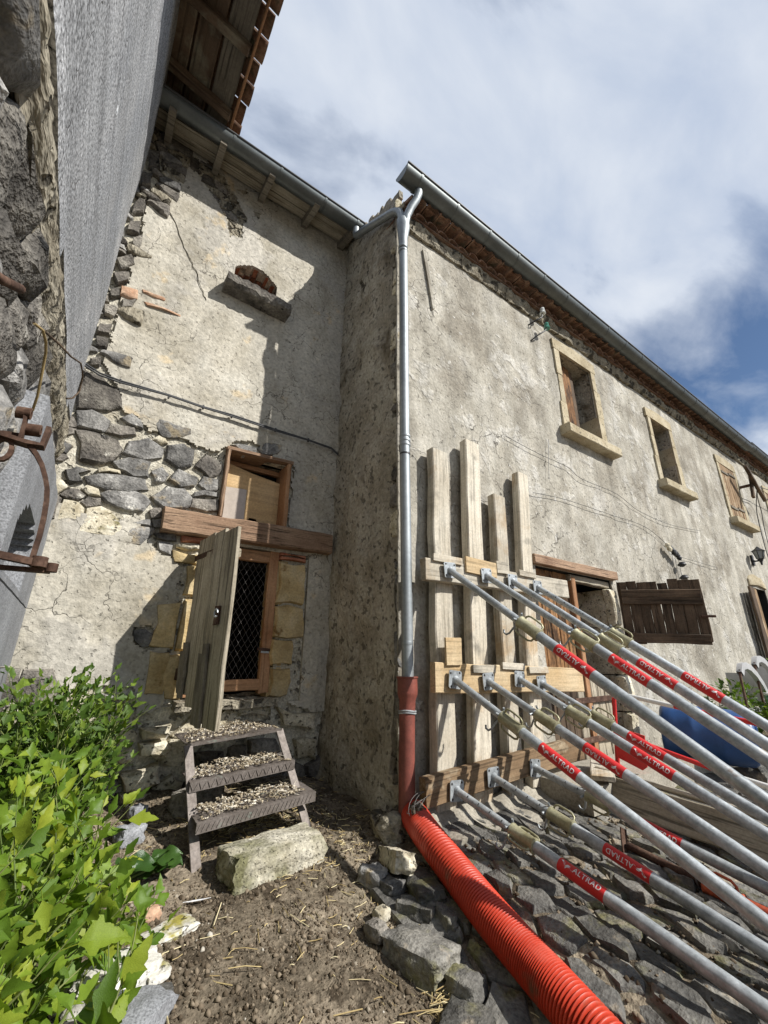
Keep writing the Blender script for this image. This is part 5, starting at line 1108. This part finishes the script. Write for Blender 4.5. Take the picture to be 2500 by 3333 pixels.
bar('lower_arm', [(-2.33, Yh, 1.20), (-2.20, Yh, 1.188), (-2.13, Yh, 1.180), (-2.07, Yh, 1.172), (-2.02, Yh, 1.166)], .03, .020)
bar('lower_arm', [(-2.33, Yh+.03, 1.160), (-2.13, Yh+.03, 1.150), (-2.01, Yh+.03, 1.152)], .03, .012)
bar('ring', [(-2.040+.018*cos(t), Yh+.018*sin(t), 1.172) for t in [2*pi*k/16 for k in range(17)]], .030, .006, (0, 0, 1)); bar('ring', [(-2.008+.013*cos(t), Yh+.02+.013*sin(t), 1.162) for t in [2*pi*k/16 for k in range(17)]], .026, .006, (0, 0, 1))
bar('upright', [(-2.168, Yh, 1.545), (-2.170, Yh, 1.60), (-2.174, Yh, 1.635)], .03, .010)
bar('ring', [(-2.180, Yh+.016*cos(t), 1.634+.016*sin(t)) for t in [2*pi*k/16 for k in range(17)]], .040, .006, (.95, -.3, 0)); bar('ring', [(-2.146, Yh+.01+.017*cos(t), 1.588+.017*sin(t)) for t in [2*pi*k/16 for k in range(17)]], .040, .006, (.95, -.3, 0))
bar('chain_link', [(-2.20+.02*cos(t), Yh, 1.50+.035*sin(t)) for t in [2*pi*k/16 for k in range(17)]], .016, .012); bar('chain_link', [(-2.235+.018*cos(t), Yh-.01, 1.46+.045*sin(t)) for t in [2*pi*k/16 for k in range(17)]], .016, .012)
obj('iron_rod', MB().tube([(-2.27, -1.55, 1.66), (-2.2, -1.43, 1.696), (-2.195, -1.30, 1.785)], .012, 10), 'rust', smooth=50, label='short rusty iron rod sticking out of the left rubble wall', cat='rod')
vn = thing('dry_vine', 'dry pale vine stems dangling over the left rubble wall', 'vine', (-2.2, -1.04, 1.87))
obj('stem', MB().tube([(-2.2, -1.043, 1.871), (-2.195, -.937, 1.926), (-2.19, -.87, 1.93), (-2.19, -.818, 1.921), (-2.19, -.772, 1.868), (-2.19, -.722, 1.794), (-2.2, -.662, 1.761)], .0045, 7), 'straw', vn, smooth=60)
obj('stem', MB().tube([(-2.2, -1.043, 1.871), (-2.195, -.85, 1.975), (-2.19, -.653, 2.077), (-2.18, -.337, 2.23), (-2.17, -.061, 2.38), (-2.17, .10, 2.43), (-2.17, .185, 2.441), (-2.17, .222, 2.364), (-2.18, .12, 2.26), (-2.19, -.013, 2.179)], .0045, 7), 'wood_old', vn, smooth=60)
# ------------------------------------------------------------------ cable and small fittings
CB = pts('-2.32,3.13 -2.26,3.07 -2.16,3.03 -2.02,3.02 -1.66,3.03 -1.38,3.02 -1.13,3.03 -0.71,3.02 -0.36,3.02 -0.10,3.01 -0.01,2.96')
cb = thing('wall_cable', 'black double cable clipped across the old plastered wall', 'cable', (-1.1, 1.08, 3.02))
for dy_, dz_ in ((0, 0), (.0, -.013)): obj('wire', MB().tube([(x, 1.068-dy_, z+dz_*(1+.5*sin(x*5))) for x, z in CB], .0075, 8), 'cable_grey', cb, smooth=60)
for x in (-2.02, -1.66, -1.38, -1.13, -.71, -.36): obj('clip', MB().box((x, 1.078, 3.020), (.014, .024, .034)), 'black_rubber', cb)
for k, (c, gm, lab) in enumerate(((((2.073, -.0, 4.99), (2.13, -.10, 5.03), (2.20, -.125, 5.09), (2.235, -.125, 5.20)), 'insulator_white', 'white porcelain insulator on hook below the gutter'), (((2.075, -.0, 4.74), (2.13, -.08, 4.80), (2.24, -.12, 4.90), (2.29, -.12, 4.99)), 'insulator_green', 'green glass insulator on hook above the first window'))):
    t_ = thing('insulator', lab, 'insulator', c[0], 'insulators on the facade'); obj('hook', MB().tube(c, .009, 8), 'black_rubber', t_, smooth=60)
    e = Vector(c[-1]); obj('cap', MB().tube([e+Vector((0, 0, z)) for z in (-.035, -.03, -.005, .0, .02, .025, .05, .062)], [.036, .04, .034, .026, .026, .031, .028, .010], 16), gm, t_, smooth=50)
WIRES = [[(1.345, 3.123), (1.877, 3.082), (2.441, 3.069), (2.707, 2.99), (3.5, 2.981), (4.06, 2.858), (5.024, 2.839), (6.113, 2.945)], [(1.708, 2.572), (2.294, 2.627), (3.169, 2.641), (4.137, 2.646), (4.741, 2.475)], [(2.129, 3.337), (2.066, 3.022), (2.033, 2.815)], [(5.13, 2.362), (6.463, 2.375)]]
for L, lab in zip(WIRES, ('longest thin wire sagging across the facade below the windows', 'thin wire from timbers to the black bulbs on the facade', 'short wire hanging vertically below the first window', 'short thin wire right of the black bulbs')):
    P = [Vector((x, -.03, z)) for x, z in L]; Q = [cr(P, i/40) for i in range(41)]; obj('wall_wire', MB().tube(Q, .003, 5), 'cable_grey', label=lab, cat='wire', group='thin wires on the facade')
bb = thing('bulb_string', 'tangle of black bulbs dangling on strings above the open stable door leaf', 'bulbs', (4.7, -.06, 2.4)); rb = random.Random(12)
for i in range(11):
    x = 4.60+.03*i+rb.uniform(-.02, .02); z = 2.44-.012*i+rb.uniform(-.03, .03); obj('bulb', MB().tube([(x, -.06, z+.035), (x, -.07, z+.02), (x, -.075, z), (x, -.07, z-.025), (x, -.06, z-.03)], [.01, .03, .036, .028, .006], 10), 'black_rubber' if i > 2 else 'stone_pale', bb, smooth=60)
for x, z in ((4.93, 2.22), (4.90, 2.03)): obj('bulb', MB().tube([(x, -.06, z+.04), (x, -.07, z+.02), (x, -.075, z), (x, -.07, z-.03)], [.012, .05, .06, .02], 10), 'black_rubber', bb, smooth=60)
for x in (4.72, 4.80, 4.91): obj('string', MB().tube([(x, -.06, 2.40), (x+.01, -.05, 2.2), (x, -.05, 1.95)], .003, 5), 'cable_grey', bb)
la = thing('wall_lantern', 'black iron wall lantern above the far doorway', 'lantern', (8.36, 0, 2.7))
obj('arm', MB().tube([(8.42, -.0, 2.78), (8.40, -.06, 2.745), (8.36, -.13, 2.74), (8.33, -.16, 2.77)], .016, 8), 'black_rubber', la, smooth=60); obj('back_plate', MB().box((8.42, -.02, 2.77), (.07, .03, .20)), 'black_rubber', la)
def hexring(z, r): return [(8.33+r*cos(pi/3*k), -.16+r*sin(pi/3*k), z) for k in range(6)]
m = MB(); Z = [(2.65, .015), (2.70, .02), (2.76, .05)]; V = [];
for z, r in Z: V += hexring(z, r)
m.add(V, [(6*j+k, 6*j+(k+1) % 6, 6*j+6+(k+1) % 6, 6*j+6+k) for j in range(2) for k in range(6)]); obj('base', m, 'black_rubber', la)
m = MB(); V = hexring(2.765, .05)+hexring(2.91, .085); m.add(V, [(k, (k+1) % 6, 6+(k+1) % 6, 6+k) for k in range(6)]); obj('glass', m, 'lead_glass', la)
m = MB(); V = hexring(2.91, .115)+hexring(2.965, .04)+hexring(3.0, .012); m.add(V, [(6*j+k, 6*j+(k+1) % 6, 6*j+6+(k+1) % 6, 6*j+6+k) for j in range(2) for k in range(6)]+[(5, 4, 3, 2, 1, 0)]); obj('cap', m, 'black_rubber', la)
for k in range(6): a, b = hexring(2.76, .054)[k], hexring(2.915, .09)[k]; obj('bar', MB().tube([a, b], .007, 5), 'black_rubber', la)
eb = thing('cable_bracket', 'dark timber cable bracket high on the far facade', 'bracket', (9.0, -.05, 4.4))
beam('arm', (8.62, -.28, 4.72), (9.32, -.28, 4.12), .06, .07, (0, 1, 0), 'wood_old', eb); beam('arm', (9.12, -.22, 4.78), (8.82, -.22, 4.10), .07, .05, (1, 0, 0), 'wood_old', eb); beam('stub', (9.0, 0, 4.42), (9.0, -.3, 4.42), .05, .05, (1, 0, 0), 'rust', eb, nseg=2)
for i, P in enumerate(([(9.1, -.26, 4.35), (9.5, -.14, 4.25), (9.75, -.08, 4.0), (9.72, -.05, 3.6), (9.68, -.04, 3.0), (9.66, -.04, 2.2)], [(9.05, -.26, 4.30), (9.3, -.1, 3.9), (9.42, -.04, 3.2), (9.45, -.04, 2.4)], [(9.0, -.25, 4.40), (10.5, -.3, 4.55), (13.0, -.4, 4.7)])): obj('wire', MB().tube([cr([Vector(p) for p in P], k/24) for k in range(25)], .008, 6), 'cable_grey', eb, smooth=60)
# ------------------------------------------------------------------ yard things on the right
ba = thing('plastic_barrel', 'blue plastic barrel lying on its side by the facade', 'barrel', (3.25, -.62, .02)); Bc = Vector((3.18, -.58, .27)); Ba = Vector((.36, -.93, -.05)).normalized()
obj('body', MB().tube([Bc+Ba*t for t in (-.36, -.35, -.32, -.24, -.13, -.11, -.09, .09, .11, .13, .24, .32, .35, .36)], [.17, .205, .225, .235, .238, .246, .238, .238, .246, .238, .235, .225, .205, .17], 30), 'barrel_blue', ba, smooth=50)
obj('rim', MB().tube([Bc+Ba*t for t in (.355, .36, .372, .376)], [.17, .185, .185, .16], 30, False), 'barrel_blue', ba, smooth=50)
obj('bung', MB().tube([Bc+Ba*.36+Vector((.05, 0, .10)), Bc+Ba*.372+Vector((.05, 0, .10))], .035, 14), 'barrel_blue', ba, smooth=50)
# red and white barrier frame
bf = thing('barrier_frame', 'red and white tubular barrier frame with red plate behind the props', 'barrier', (1.95, -.35, -.1)); X = 1.95
def rail(name, P, mats):
    for (a, b), mt in zip(zip(P[:-1], P[1:]), mats): obj(name, MB().tube([a, b], .017, 12), mt, bf, smooth=50)
rail('post', [(X, -.41, .62), (X, -.33, -.10)], ['red_paint'])
rail('rail', [(X, -.43, .655), (X, -.53, .645), (X, -.87, .59), (X, -1.9, .45)], ['red_paint', 'white_paint', 'red_paint'])
rail('rail', [(X, -.36, .34), (X, -.60, .30), (X, -1.05, .20), (X, -1.2, .175), (X, -1.36, .15), (X, -1.9, .05)], ['red_paint', 'red_paint', 'red_paint', 'white_paint', 'red_paint'])
rail('rail', [(X, -.34, -.055), (X, -.42, -.07), (X, -.65, -.10), (X, -1.9, -.28)], ['red_paint', 'white_paint', 'red_paint'])
m = MB().prism([(-.40, .40), (-.62, .36), (-.60, .14), (-.56, .11), (-.38, .17)], -.004, .004, frame((X-.02, 0, 0), (0, 1, 0), (0, 0, 1), (1, 0, 0))); obj('plate', m, 'red_paint', bf)
rail('post', [(X, -1.85, .50), (X, -1.85, -.30)], ['red_paint'])
# boards lying on the cobbles
beam('plank', (1.47, -.45, .035), (1.55, -2.05, -.13), .20, .03, (.35, 0, 1), 'wood_grey', label='wide grey plank standing on edge beneath the props', cat='plank', group='planks beside the barrier')
beam('plank', (1.62, -.40, .12), (1.70, -2.05, -.03), .19, .03, (1, 0, -.35), 'wood_pale', label='pale plank lying on top of the plank on edge', cat='plank', group='planks beside the barrier')
beam('plank', (1.36, -.56, .125), (1.80, -.30, .14), .16, .03, (.5, -1, 0), 'wood_pale', label='short pale board end near the concrete step', cat='plank', group='planks beside the barrier')
# old orange prop lying on the stones
op = thing('old_prop', 'old rusty orange prop lying on the cobbles under the new props', 'prop', (1.03, -1.1, -.15)); D0 = Vector((.945, -.90, -.095)); D1 = Vector((.955, -1.80, -.235)); dd = (D1-D0).normalized()
obj('inner_tube', MB().tube([D0, D0+dd*.40], .021, 14), 'rust', op, smooth=50); obj('outer_tube', MB().tube([D0+dd*.50, D1], .030, 16), 'orange_paint', op, smooth=50)
obj('collar', MB().tube([D0+dd*t for t in (.37, .375, .39, .52, .535, .54)], [.034, .040, .036, .036, .041, .035], 18), 'orange_paint', op, smooth=40)
for s_ in (1, -1): obj('handle', MB().tube([D0+dd*t+Vector((s_*r_*.3, 0, s_*r_)) for t, r_ in ((.40, .03), (.405, .058), (.43, .066), (.49, .064), (.51, .05), (.515, .03))], .007, 8), 'orange_paint', op, smooth=50)
beam('head_plate', D0+Vector((-.03, 0, -.05)), D0+Vector((.03, .03, .07)), .05, .008, (1, 0, 0), 'rust', op, nseg=2, bev=.001); obj('wire_loop', MB().tube([D0+dd*.35+Vector((.03*cos(t), 0, .045*sin(t)+.02)) for t in [.4*k for k in range(17)]], .004, 6), 'wire_steel', op, smooth=50)
# grey garden chairs
for k, (ox, oz, lab) in enumerate(((0, 0, 'grey curved plastic garden chair behind the barrel, nearer one'), (.52, .075, 'grey curved plastic garden chair behind the barrel, farther one'))):
    ch = thing('garden_chair', lab, 'chair', (4.3+ox, -.62, .03), 'grey garden chairs')
    ctr = [(4.06, .80), (4.13, .872), (4.24, .885), (4.36, .86), (4.50, .79), (4.62, .69), (4.70, .58), (4.76, .44), (4.80, .30)]
    for yy, hw, nm in ((-.72, .034, 'arm'),):
        P = [Vector((x+ox, 0, z+oz)) for x, z in ctr]; out = []; inn = []
        for i in range(len(P)):
            T = (P[min(i+1, len(P)-1)]-P[max(i-1, 0)]).normalized(); N = Vector((-T.z, 0, T.x)); out.append(P[i]+N*hw); inn.append(P[i]-N*hw)
        m = MB(); n = len(P); V = [Vector((v.x, yy+d, v.z)) for d in (0, .05) for v in out+inn]; F = []
        for i in range(n-1): F += [(i, i+1, n+i+1, n+i), (2*n+i, 3*n+i, 3*n+i+1, 2*n+i+1), (i, 2*n+i, 2*n+i+1, i+1), (n+i, n+i+1, 3*n+i+1, 3*n+i)]
        obj(nm, m.add(V, F), 'grey_plastic', ch, smooth=50)
    obj('seat', MB().box((4.45+ox, -.50, .42+oz), (.40, .30, .03)), 'grey_plastic', ch); obj('backrest', MB().box((4.72+ox, -.50, .62+oz), (.03, .30, .36)), 'grey_plastic', ch)
    obj('leg', MB().tube([(4.06+ox, -.70, .84+oz), (4.03+ox, -.70, .76+oz), (3.96+ox, -.70, .04)], .013, 8), 'rust', ch, smooth=50); obj('leg', MB().tube([(4.74+ox, -.38, .42), (4.78+ox, -.38, .04)], .013, 8), 'rust', ch, smooth=50)
# plants by the facade
def sword(name, label, base, n, L, seed, mat, spread=.5, w=.02):
    r = random.Random(seed); t_ = thing(name, label, 'plant', base, 'plants by the facade')
    for i in range(n):
        az = r.uniform(0, 6.28); le = r.uniform(.7, 1.1)*L; sp = r.uniform(.1, spread); P = []; b = Vector(base)+Vector((r.gauss(0, .06), r.gauss(0, .06), 0)); vs = []; fs = []; k = 7
        sd = Vector((-sin(az), cos(az), 0))
        for j in range(k+1):
            t = j/k; p = b+Vector((cos(az), sin(az), 0))*(sp*le*t**1.6)+Vector((0, 0, le*(t-.25*sp*t*t*2))); ww = w*(1-t**3)+.001; vs += [p-sd*ww, p+sd*ww]
        for j in range(k): fs.append((2*j, 2*j+1, 2*j+3, 2*j+2))
        obj('leaf', MB().add(vs, fs), mat, t_, smooth=70)
sword('sword_leaf_plant', 'tall sword leaved plant in front of the garden chairs', (4.55, -.80, .04), 26, .78, 3, 'leaf_mid', .9, .026)
sword('sword_leaf_plant', 'sword leaved plant nearest the right edge', (4.75, -1.05, .04), 24, .66, 4, 'leaf_mid', 1.0, .028)
def bush(label, c, R, n, seed, mat, size):
    r = random.Random(seed); t_ = thing('leafy_plant', label, 'plant', (c[0], c[1], .03), 'plants by the facade'); mb = MB(); lm = leaf_mesh(seed, mat)
    for i in range(9): e = Vector(c)+Vector((r.gauss(0, R*.5), r.gauss(0, R*.4), r.uniform(0, R*.6))); obj('stem', MB().tube([(c[0], c[1], .02), (Vector((c[0], c[1], .02))+e)/2+Vector((0, 0, .05)), e], .005, 5), 'stem_green', t_)
    for i in range(n):
        d = Vector((r.gauss(0, 1), r.gauss(0, 1), r.gauss(.25, 1))).normalized(); p = Vector(c)+Vector((d.x*R*1.2, d.y*R, d.z*R))*r.random()**.4
        if p.z < .05: continue
        d2 = (d+Vector((r.gauss(0, .5), r.gauss(0, .5), r.gauss(0, .5)))).normalized(); up = Vector((r.gauss(0, .5), r.gauss(-.4, .5), 1)); z = (up-d2*up.dot(d2)).normalized(); M = frame(p, d2, z.cross(d2), z) @ Matrix.Scale(size*r.uniform(.6, 1.2), 4); mb.add([M @ Vector(v) for v in lm.v], lm.f)
    obj('foliage', mb, mat, t_, smooth=60, kind='stuff')
bush('low leafy green bush between barrel and garden chairs', (4.25, -.55, .42), .30, 420, 8, 'leaf_mid', .07)
bush('leafy green bush behind the garden chairs by the far door', (5.7, -.75, .60), .40, 420, 10, 'leaf_mid', .08)
bk = thing('plastic_pot', 'pale green plastic pot among the plants behind the barrel', 'pot', (4.30, -.88, .3)); obj('body', MB().tube([(4.30, -.88, .44), (4.30, -.88, .60)], [.07, .09], 16), 'insulator_green', bk, smooth=40); obj('rim', MB().tube([(4.30, -.88, .59), (4.30, -.88, .61)], .097, 16), 'insulator_white', bk, smooth=40); obj('stake', MB().tube([(4.30, -.88, .0), (4.30, -.88, .46)], .012, 6), 'rust', bk)
